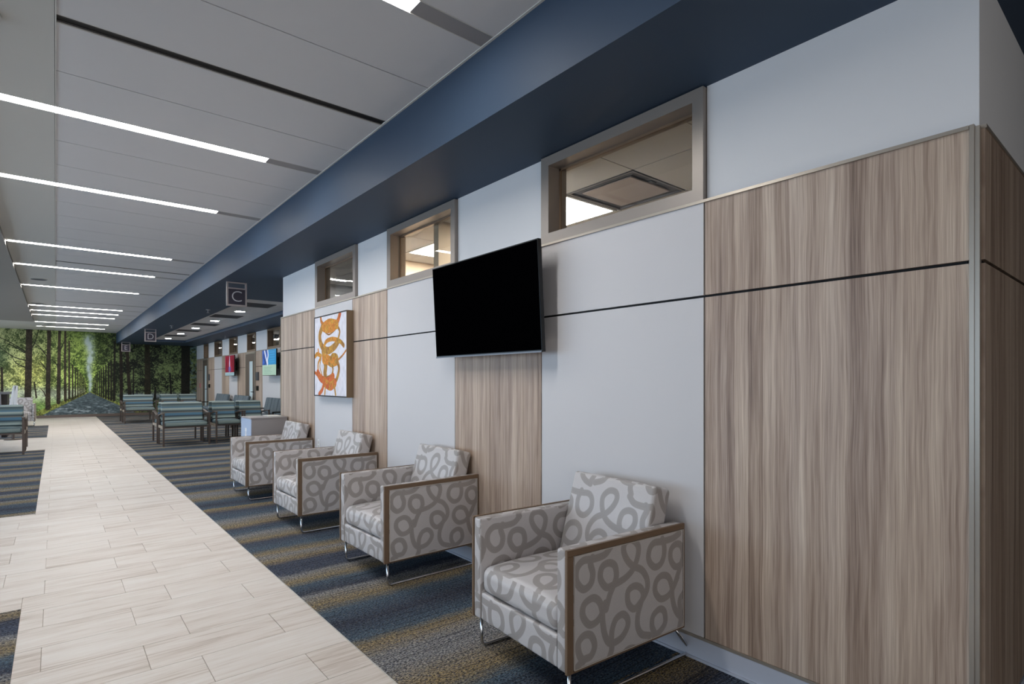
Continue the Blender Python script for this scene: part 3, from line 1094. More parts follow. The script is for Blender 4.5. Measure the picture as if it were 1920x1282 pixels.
# soffit and fascia
RX0, RX1, RY0, RY1 = 2.60, 3.765, 10.40, 23.85
obj('soffit', boxes((FX, RX0, -4.0, FAR, SZ, CZ + 0.10), (RX1, 7.0, -4.0, FAR, SZ, CZ + 0.10), (RX0, RX1, -4.0, RY0, SZ, CZ + 0.10), (RX0, RX1, RY1, FAR, SZ, CZ + 0.10)),
    'dark_paint', ceiling, label='dark slate-blue soffit')
WZ = 2.857
lip = bmesh.new()
gx = [RX0 + (RX1 - RX0) * i / 2 for i in range(3)]
n_rows = 22
for i in range(2):
    for j in range(n_rows):
        ya = RY0 + (RY1 - RY0) * j / n_rows
        yb = RY0 + (RY1 - RY0) * (j + 1) / n_rows
        obj('wing_ceiling_tile', boxes((gx[i] + 0.004, gx[i + 1] - 0.004, ya + 0.004, yb - 0.004, WZ, WZ + 0.012)), 'tile_ceil', ceiling)
obj('wing_ceiling_deck', boxes((RX0, RX1, RY0, RY1, WZ + 0.012, WZ + 0.03)), 'grid', ceiling)

# ------------------------------------------------------------------ panelled wall on the right
wall = struct('wall_right', 'right wall panelled in walnut laminate and white with clerestory windows', 'wall')
bays = [('wood', 0.44, 1.462), ('white', 1.462, 2.618), ('wood', 2.618, 3.612), ('white', 3.612, 4.757), ('wood', 4.757, 5.548), ('white', 5.548, 6.640), ('wood', 6.640, 7.92)]
WB, WT, JZ = 0.118, 2.212, 1.760        # panel bottom, top, joint
win = [(1.462, 2.618), (3.607, 4.757), (5.465, 6.622)]
# solid wall: below the windows, piers, none above (frames reach the soffit)
segs = [(PX, 2.56, Y0W + 0.02, Y1W - 0.02, 0.0, WT)]
edges_y = [Y0W + 0.02] + [q for w_ in win for q in w_] + [Y1W - 0.02]
for a, b in zip(edges_y[::2], edges_y[1::2]):
    segs.append((PX, 2.56, a, b, WT, SZ))
obj('painted_wall', boxes(*segs), 'paint', wall)
obj('backing_board', boxes((PX - 0.010, PX - 0.0005, Y0W + 0.03, Y1W - 0.03, WB, WT)), 'black', wall, label='black backing seen in the joints')
g = 0.0045
for kind_, a, b in bays:
    m = 'wood' if kind_ == 'wood' else 'white_panel'
    nm = 'wood_panel' if kind_ == 'wood' else 'white_panel'
    ga = g if a > Y0W else 0.022
    gb = g if b < Y1W else 0.006
    for z0, z1 in ((WB, JZ - 0.006), (JZ + 0.006, WT - 0.002)):
        obj(nm, boxes((WX, PX - 0.010, a + ga, b - gb, z0, z1)), m, wall)
obj('metal_trim', boxes((WX - 0.010, PX, Y0W + 0.022, Y1W, WT - 0.002, WT + 0.011)), 'nickel', wall, label='thin satin nickel strip on top of the panels')
obj('metal_trim', boxes((WX - 0.006, PX, Y0W + 0.02, Y1W, WB - 0.014, WB - 0.001)), 'nickel', wall, label='thin satin nickel strip under the panels')
obj('corner_trim', boxes((WX - 0.008, WX + 0.02, Y0W + 0.008, Y0W + 0.021, 0.0, WT + 0.012), (WX - 0.004, WX + 0.02, Y0W - 0.006, Y0W + 0.008, 0.0, WT + 0.004)), 'nickel', wall, label='satin nickel corner trim')
obj('corner_trim', boxes((WX - 0.006, WX + 0.02, Y1W - 0.005, Y1W + 0.008, 0.0, WT + 0.011)), 'nickel', wall, label='satin nickel corner trim')
bb = boxes((WX - 0.004, PX, Y0W, Y1W, 0.0, WB - 0.014))
bm_box(bb, WX - 0.012, WX - 0.003, Y0W, Y1W, 0.0, 0.012)
bb = obj('baseboard_right', bb, 'base')
tag(bb, 'blue-grey rubber baseboard under the walnut and white panels', 'baseboard', kind='structure')

# end wall of the block (turns away at y = 7.92) and near return wall
end = struct('wall_end', 'end of the panelled block turning toward the far seating', 'wall')
obj('painted_wall', boxes((PX, 4.53, Y1W - 0.02, Y1W, 0.0, SZ)), 'paint', end)
ret = struct('wall_side', 'shaded return wall at the right edge with walnut panels', 'wall')
obj('painted_wall', boxes((PX + 0.0, 7.0, Y0W + 0.0, Y0W + 0.02, 0.0, SZ)), 'paint', ret)
for a, b in ((WX + 0.022, 3.44), (3.45, 4.6), (4.61, 6.9)):
    for z0, z1 in ((WB, JZ - 0.006), (JZ + 0.006, WT - 0.002)):
        obj('wood_panel', boxes((a, b, Y0W - 0.016, Y0W - 0.001, z0, z1)), 'wood_x', ret)
obj('metal_trim', boxes((WX + 0.02, 7.0, Y0W - 0.020, Y0W, WT - 0.002, WT + 0.011)), 'nickel', ret)
obj('backing_board', boxes((WX + 0.021, 7.0, Y0W - 0.003, Y0W - 0.0005, WB, WT - 0.003)), 'black', ret)
b2 = obj('baseboard_side', boxes((WX + 0.021, 7.0, Y0W - 0.020, Y0W, 0.0, WB - 0.006)), 'base')
tag(b2, 'blue-grey rubber baseboard along the shaded return wall', 'baseboard', kind='structure')

# ------------------------------------------------------------------ clerestory windows
WIN_LABEL = ['largest clerestory window, right of the black television', 'middle clerestory window, above left of the black television', 'small clerestory window above the framed painting']
for i, (a, b) in enumerate(win):
    w_ = struct('window_%d' % (i + 1), WIN_LABEL[i] + ', satin nickel frame', 'window')
    z0, z1 = WT + 0.011, SZ - 0.006
    ia, ib, iz0, iz1 = a + 0.062, b - 0.072, z0 + 0.062, z1 - 0.060
    X0, X1 = WX - 0.006, 2.56
    fb = boxes((X0, X1, a + 0.003, ia, z0, z1), (X0, X1, ib, b - 0.003, z0, z1), (X0, X1, ia, ib, z0, iz0), (X0, X1, ia, ib, iz1, z1))
    obj('frame', fb, 'bronze', w_)
    obj('glazing_stop', boxes((2.495, 2.505, ib - 0.014, ib, iz0, iz1), (2.495, 2.505, ia, ia + 0.014, iz0, iz1), (2.495, 2.505, ia, ib, iz1 - 0.014, iz1), (2.495, 2.505, ia, ib, iz0, iz0 + 0.014)), 'arm_wood', w_)
    obj('pane', boxes((2.511, 2.517, ia, ib, iz0, iz1)), 'glass', w_)

# offices behind the clerestory
off_ = struct('wall_office', 'walls and ceiling of the offices behind the clerestory windows', 'office')
OZ = 2.74
obj('partition', boxes((2.56, 7.0, 0.47, 0.49, 0, SZ), (2.56, 7.0, 4.10, 4.18, 0, SZ), (2.56, 7.0, 5.70, 5.78, 0, SZ), (6.9, 7.0, 0.5, 7.9, 0, SZ)), 'tan', off_)
obj('ceiling_grid', boxes((2.56, 6.9, 0.5, 7.9, OZ + 0.012, OZ + 0.03)), 'grid', off_)
skip = [(2.93, 2.93), (2.93, 2.30), (2.93, 4.75)]
for xi in range(5):
    for yi in range(12):
        xa, ya = 2.93 + 0.61 * (xi - 1), 2.30 + 0.61 * (yi - 3)
        xb, yb = xa + 0.61, ya + 0.61
        if any(abs(xa - sx) < 0.1 and abs(ya - sy) < 0.1 for sx, sy in skip) or yb > 7.9 or ya < 0.46:
            continue
        xa = max(xa, 2.565)
        obj('office_ceiling_tile', boxes((xa + 0.004, xb - 0.004, ya + 0.004, yb - 0.004, OZ, OZ + 0.012)), 'office_white', off_)
for (xa, ya, lab) in ((2.93, 2.93, 'bright square office light seen through the largest clerestory window'), (2.93, 4.75, 'bright square office light seen through the middle clerestory window')):
    th = thing('office_light', lab, 'ceiling light', (xa + 0.305, ya + 0.305, OZ), 0)
    obj('lens', boxes((-0.275, 0.275, -0.275, 0.275, 0.001, 0.011)), 'office_lamp', th)
    obj('frame', boxes((-0.30, 0.30, -0.30, -0.275, -0.002, 0.011), (-0.30, 0.30, 0.275, 0.30, -0.002, 0.011), (-0.30, -0.275, -0.275, 0.275, -0.002, 0.011), (0.275, 0.30, -0.275, 0.275, -0.002, 0.011)), 'trim_white', th)
for (xa, ya, lab) in ((3.05, 6.55, 'nearer small office light seen through the window above the painting'), (3.0, 7.35, 'farther small office light seen through the window above the painting')):
    th = thing('office_light', lab, 'ceiling light', (xa, ya, OZ - 0.012), 0)
    obj('lens', boxes((-0.10, 0.10, -0.04, 0.04, 0.0, 0.011)), 'office_lamp', th)
    obj('frame', boxes((-0.115, 0.115, -0.055, -0.04, 0, 0.011), (-0.115, 0.115, 0.04, 0.055, 0, 0.011)), 'trim_white', th)
th = thing('plaque_diffuser', 'square plate air diffuser in the office ceiling behind the largest window', 'air diffuser', (3.235, 2.605, OZ), 0)
pm = bmesh.new()
# rolled dark cove around a dropped flat plate
ring = []
for (hx, z_) in ((0.30, 0.0), (0.285, 0.030), (0.25, 0.055), (0.20, 0.06)):
    ring.append([pm.verts.new((sx * hx, sy * hx, z_)) for sx, sy in ((-1, -1), (1, -1), (1, 1), (-1, 1))])
for a, b in zip(ring, ring[1:]):
    for k in range(4):
        pm.faces.new((a[k], a[(k + 1) % 4], b[(k + 1) % 4], b[k]))
pm.faces.new(ring[-1])
obj('cove', pm, 'black', th)
obj('frame', boxes((-0.302, 0.302, -0.302, -0.285, -0.004, 0.01), (-0.302, 0.302, 0.285, 0.302, -0.004, 0.01), (-0.302, -0.285, -0.285, 0.285, -0.004, 0.01), (0.285, 0.302, -0.285, 0.285, -0.004, 0.01)), 'silver', th)
obj('plate', boxes((-0.225, 0.225, -0.225, 0.225, -0.004, 0.004), bev=0.003), 'plaque', th)
obj('bracket', boxes((-0.03, 0.03, -0.25, 0.25, 0.004, 0.05)), 'grid', th)

# ------------------------------------------------------------------ mural wall, far seating wall, left and rear walls
wb = struct('wall_back', 'far wall carrying the tree-lane mural', 'wall')
obj('painted_wall', boxes((-5.6, 7.0, FAR, FAR + 0.12, 0, CZ)), 'paint', wb)
mu = boxes((MX0, MX1, FAR - 0.012, FAR, MZ0, MZ1))
mu = obj('mural', mu, 'mural', wb, label='wall-size mural of a lane between tall trees')
plane_uv(mu.data, 0, 2, MX0, MX1, MZ0, MZ1)
bk_ = obj('baseboard_back', boxes((-5.6, 4.53, FAR - 0.022, FAR - 0.001, 0.0, MZ0)), 'base_brown')
tag(bk_, 'brown baseboard under the tree-lane mural', 'baseboard', kind='structure')

WWX = 4.53
wing = struct('wall_wing', 'far seating wall with walnut and white panels, doors and small windows', 'wall')
wwin = [(24.66, 23.81, 'wood'), (22.75, 21.56, 'white'), (20.5, 19.41, 'white'), (18.25, 17.29, 'wood'), (16.15, 15.0, 'white')]
obj('backing_board', boxes((WWX + 0.012, WWX + 0.10, 8.0, FAR, 0, WT)), 'black', wing)
solid = []
yy = FAR
for a, b, _ in wwin:
    solid.append((WWX + 0.012, WWX + 0.10, a, yy, WT, SZ))
    yy = b
solid.append((WWX + 0.012, WWX + 0.10, 8.0, yy, WT, SZ))
obj('painted_wall', boxes(*solid), 'paint', wing)
wb_bays = [('wood', 24.86, 26.08), ('wood', 22.75, 23.79), ('white', 21.56, 22.75), ('wood', 20.5, 21.56), ('white', 19.41, 20.5), ('wood', 18.40, 19.41), ('wood', 16.60, 17.29), ('white', 15.0, 16.60), ('wood', 13.9, 15.0)]
for kind_, a, b in wb_bays:
    for z0, z1 in ((0.12, 1.755), (1.767, WT)):
        obj('wood_panel' if kind_ == 'wood' else 'white_panel', boxes((WWX, WWX + 0.012, a + 0.006, b - 0.006, z0, z1)), 'wood' if kind_ == 'wood' else 'white_panel', wing)
obj('metal_trim', boxes((WWX - 0.006, WWX + 0.012, 8.0, FAR, WT, WT + 0.012)), 'nickel', wing)
WL = ['small window nearest the mural, above the far door', 'small window second from the mural on the far wall', 'small window above the red screen', 'small window above the nearer door', 'small window above the blue screen']
for i, (b, a, _) in enumerate(wwin):
    w_ = struct('window_%d' % (4 + i), WL[i], 'window')
    z0, z1 = WT + 0.012, SZ - 0.004
    X0, X1 = WWX - 0.004, WWX + 0.14
    obj('frame', boxes((X0, X1, a, a + 0.07, z0, z1), (X0, X1, b - 0.07, b, z0, z1), (X0, X1, a + 0.07, b - 0.07, z0, z0 + 0.06), (X0, X1, a + 0.07, b - 0.07, z1 - 0.05, z1)), 'arm_wood', w_)
    obj('pane', boxes((WWX + 0.10, WWX + 0.106, a + 0.07, b - 0.07, z0 + 0.06, z1 - 0.05)), 'glass', w_)
obj('office_partition', boxes((6.0, 6.1, 8.0, FAR, 0, SZ), (4.68, 6.0, 16.3, 16.35, 0, 2.1), (4.68, 6.0, 21.55, 21.60, 0, 2.1)), 'tan', wing)
for j, (x_, y_) in enumerate(((5.30, 17.94 - 0.0), (5.17, 19.95), (4.893, 21.266), (4.96, 23.92), (4.95, 25.95))):
    th = thing('wall_light', 'small glowing light seen through the ' + WL[4 - j], 'light', (x_, y_, 2.62))
    obj('lens', boxes((-0.06, 0.06, -0.05, 0.05, 0.0, 0.02)), 'wing_lamp', th)
    obj('housing', boxes((-0.075, 0.075, -0.065, 0.065, 0.02, 0.157)), 'trim_white', th)

for i, (a, b, lab) in enumerate(((23.80, 24.84, 'far brown door with a narrow lite beside the mural'), (17.31, 18.38, 'nearer brown door with a narrow lite between the screens'))):
    d = struct('door_%d' % (i + 1), lab, 'door')
    obj('frame', boxes((WWX - 0.014, WWX + 0.012, a, a + 0.06, 0, WT), (WWX - 0.014, WWX + 0.012, b - 0.06, b, 0, WT), (WWX - 0.014, WWX + 0.012, a + 0.06, b - 0.06, WT - 0.06, WT)), 'nickel', d)
    la, lb = a + 0.30, a + 0.66
    leaf = obj('door_leaf', boxes((WWX - 0.004, WWX + 0.010, a + 0.062, la, 0.01, WT - 0.062), (WWX - 0.004, WWX + 0.010, lb, b - 0.062, 0.01, WT - 0.062),
                                  (WWX - 0.004, WWX + 0.010, la, lb, 0.01, 0.30), (WWX - 0.004, WWX + 0.010, la, lb, 1.93, WT - 0.062)), 'door_wood', d)
    obj('lite', boxes((WWX + 0.001, WWX + 0.006, la, lb, 0.30, 1.93)), 'frost', d)
    hm = bmesh.new()
    bm_box(hm, WWX - 0.012, WWX - 0.004, a + 0.10, a + 0.16, 0.93, 1.17)
    tube(hm, [(WWX - 0.012, a + 0.13, 1.02), (WWX - 0.06, a + 0.13, 1.02), (WWX - 0.065, a + 0.26, 1.02)], 0.012)
    obj('handle', hm, 'slate', leaf)
for nm, cat, lab, a, b, z0, z1, m in (
        ('room_sign', 'sign', 'grey room plaque right of the nearer brown door', 16.95, 17.20, 1.36, 1.60, 'slate'),
        ('card_reader', 'card reader', 'dark card reader right of the nearer brown door', 16.98, 17.16, 1.06, 1.20, 'tv_black'),
        ('room_sign', 'sign', 'grey room plaque right of the far brown door', 23.52, 23.70, 1.36, 1.60, 'slate'),
        ('card_reader', 'card reader', 'dark card reader right of the far brown door', 23.48, 23.68, 1.08, 1.22, 'tv_black'),
        ('pull_station', 'alarm', 'small pale red alarm plate between mural and far door', 25.22, 25.38, 1.06, 1.24, 'pink')):
    q = boxes((WWX - 0.03, WWX, a, b, z0, z1), bev=0.004)
    tag(obj(nm, q, m), lab, cat)

wl = struct('wall_left', 'left outer wall with a long window band', 'wall')
obj('painted_wall', boxes((-5.7, -5.6, -4.0, FAR, 0, 0.45), (-5.7, -5.6, -4.0, FAR, 2.65, CZ + 0.1), (-5.7, -5.6, -4.0, 1.5, 0.45, 2.65), (-5.7, -5.6, 24.5, FAR, 0.45, 2.65)), 'paint', wl)
wr = struct('wall_front', 'wall behind the viewer', 'wall')
obj('painted_wall', boxes((-5.7, -5.4, -4.1, -4.0, 0, CZ + 0.1), (0.6, 7.0, -4.1, -4.0, 0, CZ + 0.1), (-5.4, 0.6, -4.1, -4.0, 0, 0.4), (-5.4, 0.6, -4.1, -4.0, 2.8, CZ + 0.1)), 'taupe_shade', wr)  # gap left in the wall for the added fill lamp
wg = struct('window_9', 'added opening behind the viewer, housing the fill lamp', 'window')  # opening and mullions made up to house the fill lamp
for i in range(5):
    obj('mullion', boxes((-5.4 + i * 1.5 - 0.03, -5.4 + i * 1.5 + 0.03, -4.06, -4.0, 0.4, 2.8)), 'bronze', wg)
wg = struct('window_10', 'long window band of the left outer wall', 'window')
for i in range(12):
    obj('mullion', boxes((-5.66, -5.6, 1.5 + i * 23 / 11 - 0.03, 1.5 + i * 23 / 11 + 0.03, 0.45, 2.65)), 'bronze', wg)
we = struct('wall_east', 'side wall beyond the shaded return at the right', 'wall')
obj('painted_wall', boxes((7.0, 7.1, -4.1, FAR, 0, CZ + 0.1)), 'taupe_shade', we)

# ------------------------------------------------------------------ ceiling devices in the far seating area
DL = [10.662, 13.034, 15.492, 17.969, 20.397, 22.964]
ORDN = ['nearest', 'second', 'third', 'fourth', 'fifth', 'farthest']
first = None
for i, y_ in enumerate(DL):
    lab = ORDN[i] + ' square downlight of the row over the far seating'
    if first is None:
        th = thing('downlight', lab, 'ceiling light', (3.093, y_, WZ), 0, 'square downlights over the far seating')
        obj('lens', boxes((-0.085, 0.085, -0.085, 0.085, -0.008, 0.0)), 'down', th)
        obj('frame', boxes((-0.10, 0.10, -0.10, -0.085, -0.008, 0.0), (-0.10, 0.10, 0.085, 0.10, -0.008, 0.0), (-0.10, -0.085, -0.085, 0.085, -0.008, 0.0), (0.085, 0.10, -0.085, 0.085, -0.008, 0.0)), 'grid', th)
        first = th
    else:
        copy_thing(first, (3.093, y_, WZ), 0, lab)
first = None
for i, y_ in enumerate((11.75, 14.25, 16.65, 19.04, 21.43)):
    lab = ('nearest', 'second', 'third', 'fourth', 'farthest')[i] + ' grey return grille of the row over the far seating'
    if first is None:
        th = thing('return_grille', lab, 'air grille', (3.09, y_, WZ), 0, 'return grilles over the far seating')
        obj('frame', boxes((-0.30, 0.30, -0.30, -0.275, -0.008, 0.0), (-0.30, 0.30, 0.275, 0.30, -0.008, 0.0), (-0.30, -0.275, -0.275, 0.275, -0.008, 0.0), (0.275, 0.30, -0.275, 0.275, -0.008, 0.0)), 'grid', th)
        obj('back_plate', boxes((-0.275, 0.275, -0.275, 0.275, -0.003, 0.0)), 'black', th)
        for q in range(11):
            obj('slat', boxes((-0.275, 0.275, -0.262 + q * 0.05, -0.238 + q * 0.05, -0.008, -0.003)), 'grid', th)
        first = th
    else:
        copy_thing(first, (3.09, y_, WZ), 0, lab)
for j, (x_, y_, z_, lab) in enumerate(((2.36, 12.43, SZ, 'nearer small sprinkler hanging from the dark soffit'), (2.32, 16.65, SZ, 'farther small sprinkler hanging from the dark soffit'))):
    th = thing('sprinkler', lab, 'sprinkler', (x_, y_, z_))
    s_ = bmesh.new()
    cyl(s_, (0, 0, -0.006), 0.04, 0.012)
    obj('escutcheon', s_, 'grey_metal', th)
    s_ = bmesh.new()
    cyl(s_, (0, 0, -0.035), 0.009, 0.055, 10)
    cyl(s_, (0, 0, -0.065), 0.028, 0.006, 14)
    obj('head', s_, 'grey_metal', th)
for (x_, y_, lab) in ((-0.23, 13.08, 'faint round ceiling speaker nearest in the plain white band'), (-0.32, 17.18, 'middle round ceiling speaker in the plain white band'), (-0.23, 23.46, 'round ceiling speaker nearest the mural')):
    th = thing('ceiling_speaker', lab, 'speaker', (x_, y_, CZ))
    s_ = bmesh.new()
    cyl(s_, (0, 0, -0.004), 0.115, 0.008, 28)
    obj('grille', s_, 'grid', th)
    s_ = bmesh.new()
    tube(s_, [(0.12 * math.cos(a), 0.12 * math.sin(a), -0.005) for a in np.linspace(0, 2 * math.pi, 33)], 0.006, 6, False)
    obj('rim', s_, 'gyp', th)
th = thing('smoke_detector', 'round pale detector at the upper left edge of the ceiling', 'detector', (-0.265, 3.76, CZ))
s_ = bmesh.new()
cyl(s_, (0, 0, -0.006), 0.06, 0.012, 28)
obj('base', s_, 'gyp', th)
s_ = bmesh.new()
cyl(s_, (0, 0, -0.022), 0.030, 0.02, 24, r2=0.045)
obj('head', s_, 'taupe_shade', th)


# ------------------------------------------------------------------ hanging zone signs
def letter_mesh(ch, size):
    cu = bpy.data.curves.new('letter', 'FONT')
    cu.body = ch
    cu.size = size
    cu.extrude = 0.002
    cu.align_x = 'CENTER'
    cu.align_y = 'CENTER'
    cu.resolution_u = 6
    cu.offset = -0.0035
    o = bpy.data.objects.new('letter_tmp', cu)
    C.objects.link(o)
    dg = bpy.context.evaluated_depsgraph_get()
    me = bpy.data.meshes.new_from_object(o.evaluated_get(dg))
    bpy.data.objects.remove(o)
    return me


for ch, x_, y_, lab in (('C', 2.028, 8.73, 'hanging sign with a pale letter C, nearest of the three'), ('D', 2.030, 18.18, 'hanging sign with a pale letter D, middle of the three'), ('E', 2.022, 25.0, 'hanging sign with a pale letter E, by the mural')):
    th = thing('hanging_sign', lab, 'sign', (x_, y_, SZ), 0, 'letter signs under the soffit')
    hw, dp, hh = 0.135, 0.016, 0.345
    fw = 0.022
    obj('frame', boxes((-hw, -hw + fw, -dp, dp, -hh, 0), (hw - fw, hw, -dp, dp, -hh, 0), (-hw + fw, hw - fw, -dp, dp, -hh, -hh + fw), (-hw + fw, hw - fw, -dp, dp, -0.10, -0.082), (-hw + fw, hw - fw, -dp, dp, -0.015, 0)), 'sign_frame', th)
    pl = obj('sign_panel', boxes((-hw + fw, hw - fw, -0.009, 0.009, -hh + fw, -0.10)), 'sign_dark', th)
    me = letter_mesh(ch, 0.225)
    me.materials.append(M['sign_letter'])
    lo = bpy.data.objects.new('letter', me)
    C.objects.link(lo)
    lo.parent = pl
    lo.location = (0, -0.011, -0.212)
    lo.rotation_euler = (math.pi / 2, 0, 0)


# ------------------------------------------------------------------ armchairs
AW, AD, AZ0, AZ1 = 0.728, 0.753, 0.162, 0.664


def make_armchair(label, loc, rz, group):
    """front at local x=0, back at x=AD, across = y"""
    th = thing('armchair', label, 'armchair', loc, rz, group)
    tk = 0.072
    for s in (-1, 1):
        yo, yi = s * (AW / 2), s * (AW / 2 - tk)
        # upholstered core, set in from the outer face by the wood frame
        core = soft_box(AD, tk - 0.014, AZ1 - AZ0, 0.012, 5)
        moved(core, (AD / 2, s * (AW / 2 - 0.014 - (tk - 0.014) / 2), AZ0))
        arm = obj('arm', core, 'swirl', th, uv=TILE_M)
        ya, yb = min(yo, yo - s * 0.016), max(yo, yo - s * 0.016)
        obj('wood_edge', boxes((-0.003, AD, ya, yb, AZ1 - 0.024, AZ1 + 0.002), (-0.003, 0.031, ya, yb, AZ0, AZ1 - 0.024), (AD - 0.008, AD, ya, yb, AZ0, AZ1 - 0.024), (0.031, AD - 0.008, ya, yb, AZ0, AZ0 + 0.008), bev=0.0015), 'arm_wood', arm, label='walnut edge of the arm')
        pan = soft_box(AD - 0.044, 0.012, AZ1 - AZ0 - 0.036, 0.006, 5)
        moved(pan, (0.0335 + (AD - 0.044) / 2, s * (AW / 2 - 0.007), AZ0 + 0.010))
        obj('side_panel', pan, 'swirl', arm, uv=TILE_M)
        pip = bmesh.new()
        x0, x1, z0, z1 = 0.036, AD - 0.011, AZ0 + 0.011, AZ1 - 0.027
        tube(pip, [(x0, s * AW / 2, z0), (x0, s * AW / 2, z1), (x1, s * AW / 2, z1), (x1, s * AW / 2, z0), (x0, s * AW / 2, z0)], 0.0026, 6, False)
        obj('piping', pip, 'piping', arm)
        # chrome sled leg
        sl = bmesh.new()
        yl = s * (AW / 2 - 0.032)
        path = rounded([(0.035, yl, AZ0 + 0.004), (0.035, yl, 0.009), (AD + 0.095, yl, 0.009), (AD - 0.045, yl, AZ0 + 0.004)], 0.035)
        tube(sl, path, 0.008, 10)
        obj('sled_leg', sl, 'chrome', th)
    iw = AW - 2 * tk - 0.004
    ap = soft_box(0.66, iw, 0.135, 0.010, 5)
    obj('front_rail', moved(ap, (0.335, 0, AZ0)), 'swirl', th, uv=TILE_M)
    se = soft_box(0.60, iw, 0.125, 0.038, 8, crown=0.035)
    obj('seat', moved(se, (0.305, 0, 0.299)), 'swirl', th, uv=TILE_M)
    bk2 = soft_box(0.125, iw, 0.50, 0.022, 8, crown=0.0)
    rot = Matrix.Rotation(math.radians(16), 4, 'Y')
    obj('backrest', moved(bk2, (0.553, 0, 0.352), rot), 'swirl', th, uv=TILE_M)
    bo = boxes((AD - 0.10, AD - 0.004, -iw / 2, iw / 2, AZ0, AZ1 - 0.05), bev=0.006)
    obj('back_frame', bo, 'swirl', th, uv=TILE_M)
    return th


G1 = 'swirl-patterned armchairs'
a0 = make_armchair('swirl-fabric armchair nearest the viewer, in the foreground', (1.617, 1.94, 0), -0.062, G1)
for (x_, y_, r_, lab) in ((1.646, 3.655, 0.005, 'swirl-fabric armchair second nearest, below the black television'), (1.642, 5.295, 0.004, 'swirl-fabric armchair third in the row along the wall'),
                          (1.645, 7.032, -0.003, 'swirl-fabric armchair last in the row, beside the grey cabinet'), (-0.82, 21.55, math.pi / 2, 'swirl-fabric armchair far off at the left, before the mural')):
    copy_thing(a0, (x_, y_, 0), r_, lab)


# ------------------------------------------------------------------ striped guest chairs
def make_guest_chair(w, label, loc, rz, group):
    """front at local y=0 looking to -y, depth to +y; origin front centre"""
    th = thing('guest_chair', label, 'chair', loc, rz, group)
    for s in (-1, 1):
        xs_ = s * (w / 2 - 0.018)
        obj('leg', boxes((xs_ - 0.017, xs_ + 0.017, 0.0, 0.034, 0, 0.66), bev=0.004), 'chair_metal', th)
        obj('leg', boxes((xs_ - 0.017, xs_ + 0.017, 0.656, 0.69, 0, 0.60), bev=0.004), 'chair_metal', th)
        am = bmesh.new()
        p = [(xs_, 0.0, 0.672), (xs_, 0.25, 0.668), (xs_, 0.52, 0.63), (xs_, 0.69, 0.60)]
        for (q0, q1) in zip(p, p[1:]):
            v4 = []
            for q in (q0, q1):
                v4.append([am.verts.new((q[0] + dx, q[1], q[2] + dz)) for dx, dz in ((-0.022, -0.013), (0.022, -0.013), (0.022, 0.013), (-0.022, 0.013))])
            for k in range(4):
                am.faces.new((v4[0][k], v4[0][(k + 1) % 4], v4[1][(k + 1) % 4], v4[1][k]))
            am.faces.new(v4[0][::-1])
            am.faces.new(v4[1])
        obj('armrest', am, 'chair_metal', th)
        obj('side_rail', boxes((xs_ - 0.012, xs_ + 0.012, 0.034, 0.656, 0.36, 0.41)), 'chair_rail', th, label='pale seat rail')
    iw = w - 0.085
    st_ = soft_box(iw, 0.56, 0.085, 0.03, 5, crown=0.02)
    obj('seat', moved(st_, (0, 0.31, 0.40)), 'stripe_y', th)
    bkk = soft_box(iw, 0.065, 0.40, 0.026, 6)
    for v_ in bkk.verts:                      # a gentle bow across the back
        v_.co.y += 0.03 * (2 * v_.co.x / iw) ** 2 * -1
        v_.co.z += 0.012 * (1 - (2 * v_.co.x / iw) ** 2)
    obj('backrest', moved(bkk, (0, 0.555, 0.485), Matrix.Rotation(math.radians(-14), 4, 'X')), 'stripe_z', th)
    obj('crossbar', boxes((-w / 2 + 0.034, w / 2 - 0.034, 0.60, 0.625, 0.37, 0.40)), 'chair_metal', th)
    obj('crossbar', boxes((-w / 2 + 0.034, w / 2 - 0.034, 0.06, 0.085, 0.37, 0.40)), 'chair_metal', th)
    return th


GC = 'teal striped chairs set back to back'
wide = make_guest_chair(0.87, 'wide teal striped chair nearest in the far seating, facing the viewer', (2.12, 13.22, 0), 0, GC)
copy_thing(wide, (2.12, 14.78, 0), math.pi, 'wide teal striped chair backing onto the nearest wide one')
copy_thing(wide, (2.10, 21.12, 0), 0, 'wide teal striped chair facing the viewer before the mural')
copy_thing(wide, (2.10, 22.68, 0), math.pi, 'wide teal striped chair backing onto the one before the mural')
copy_thing(wide, (-0.87, 13.50, 0), 0, 'wide teal striped chair cut by the left edge of the photo')
copy_thing(wide, (-0.87, 15.06, 0), math.pi, 'wide teal striped chair turned away behind the one cut by the left edge')
slim = make_guest_chair(0.553, 'teal striped chair right of the nearest wide one, facing the viewer', (2.95, 13.30, 0), 0, GC)
copy_thing(slim, (3.515, 13.30, 0), 0, 'teal striped chair farthest right in the nearest group, facing the viewer')
copy_thing(slim, (2.95, 14.86, 0), math.pi, 'teal striped chair turned away behind the left one of the nearest pair')
copy_thing(slim, (3.515, 14.86, 0), math.pi, 'teal striped chair turned away behind the right one of the nearest pair')
copy_thing(slim, (2.97, 21.20, 0), 0, 'teal striped chair of the farther pair, left one, facing the viewer')
copy_thing(slim, (3.535, 21.20, 0), 0, 'teal striped chair of the farther pair, right one, facing the viewer')
copy_thing(slim, (2.97, 22.76, 0), math.pi, 'teal striped chair turned away behind the left one of the farther pair')
copy_thing(slim, (3.535, 22.76, 0), math.pi, 'teal striped chair turned away behind the right one of the farther pair')


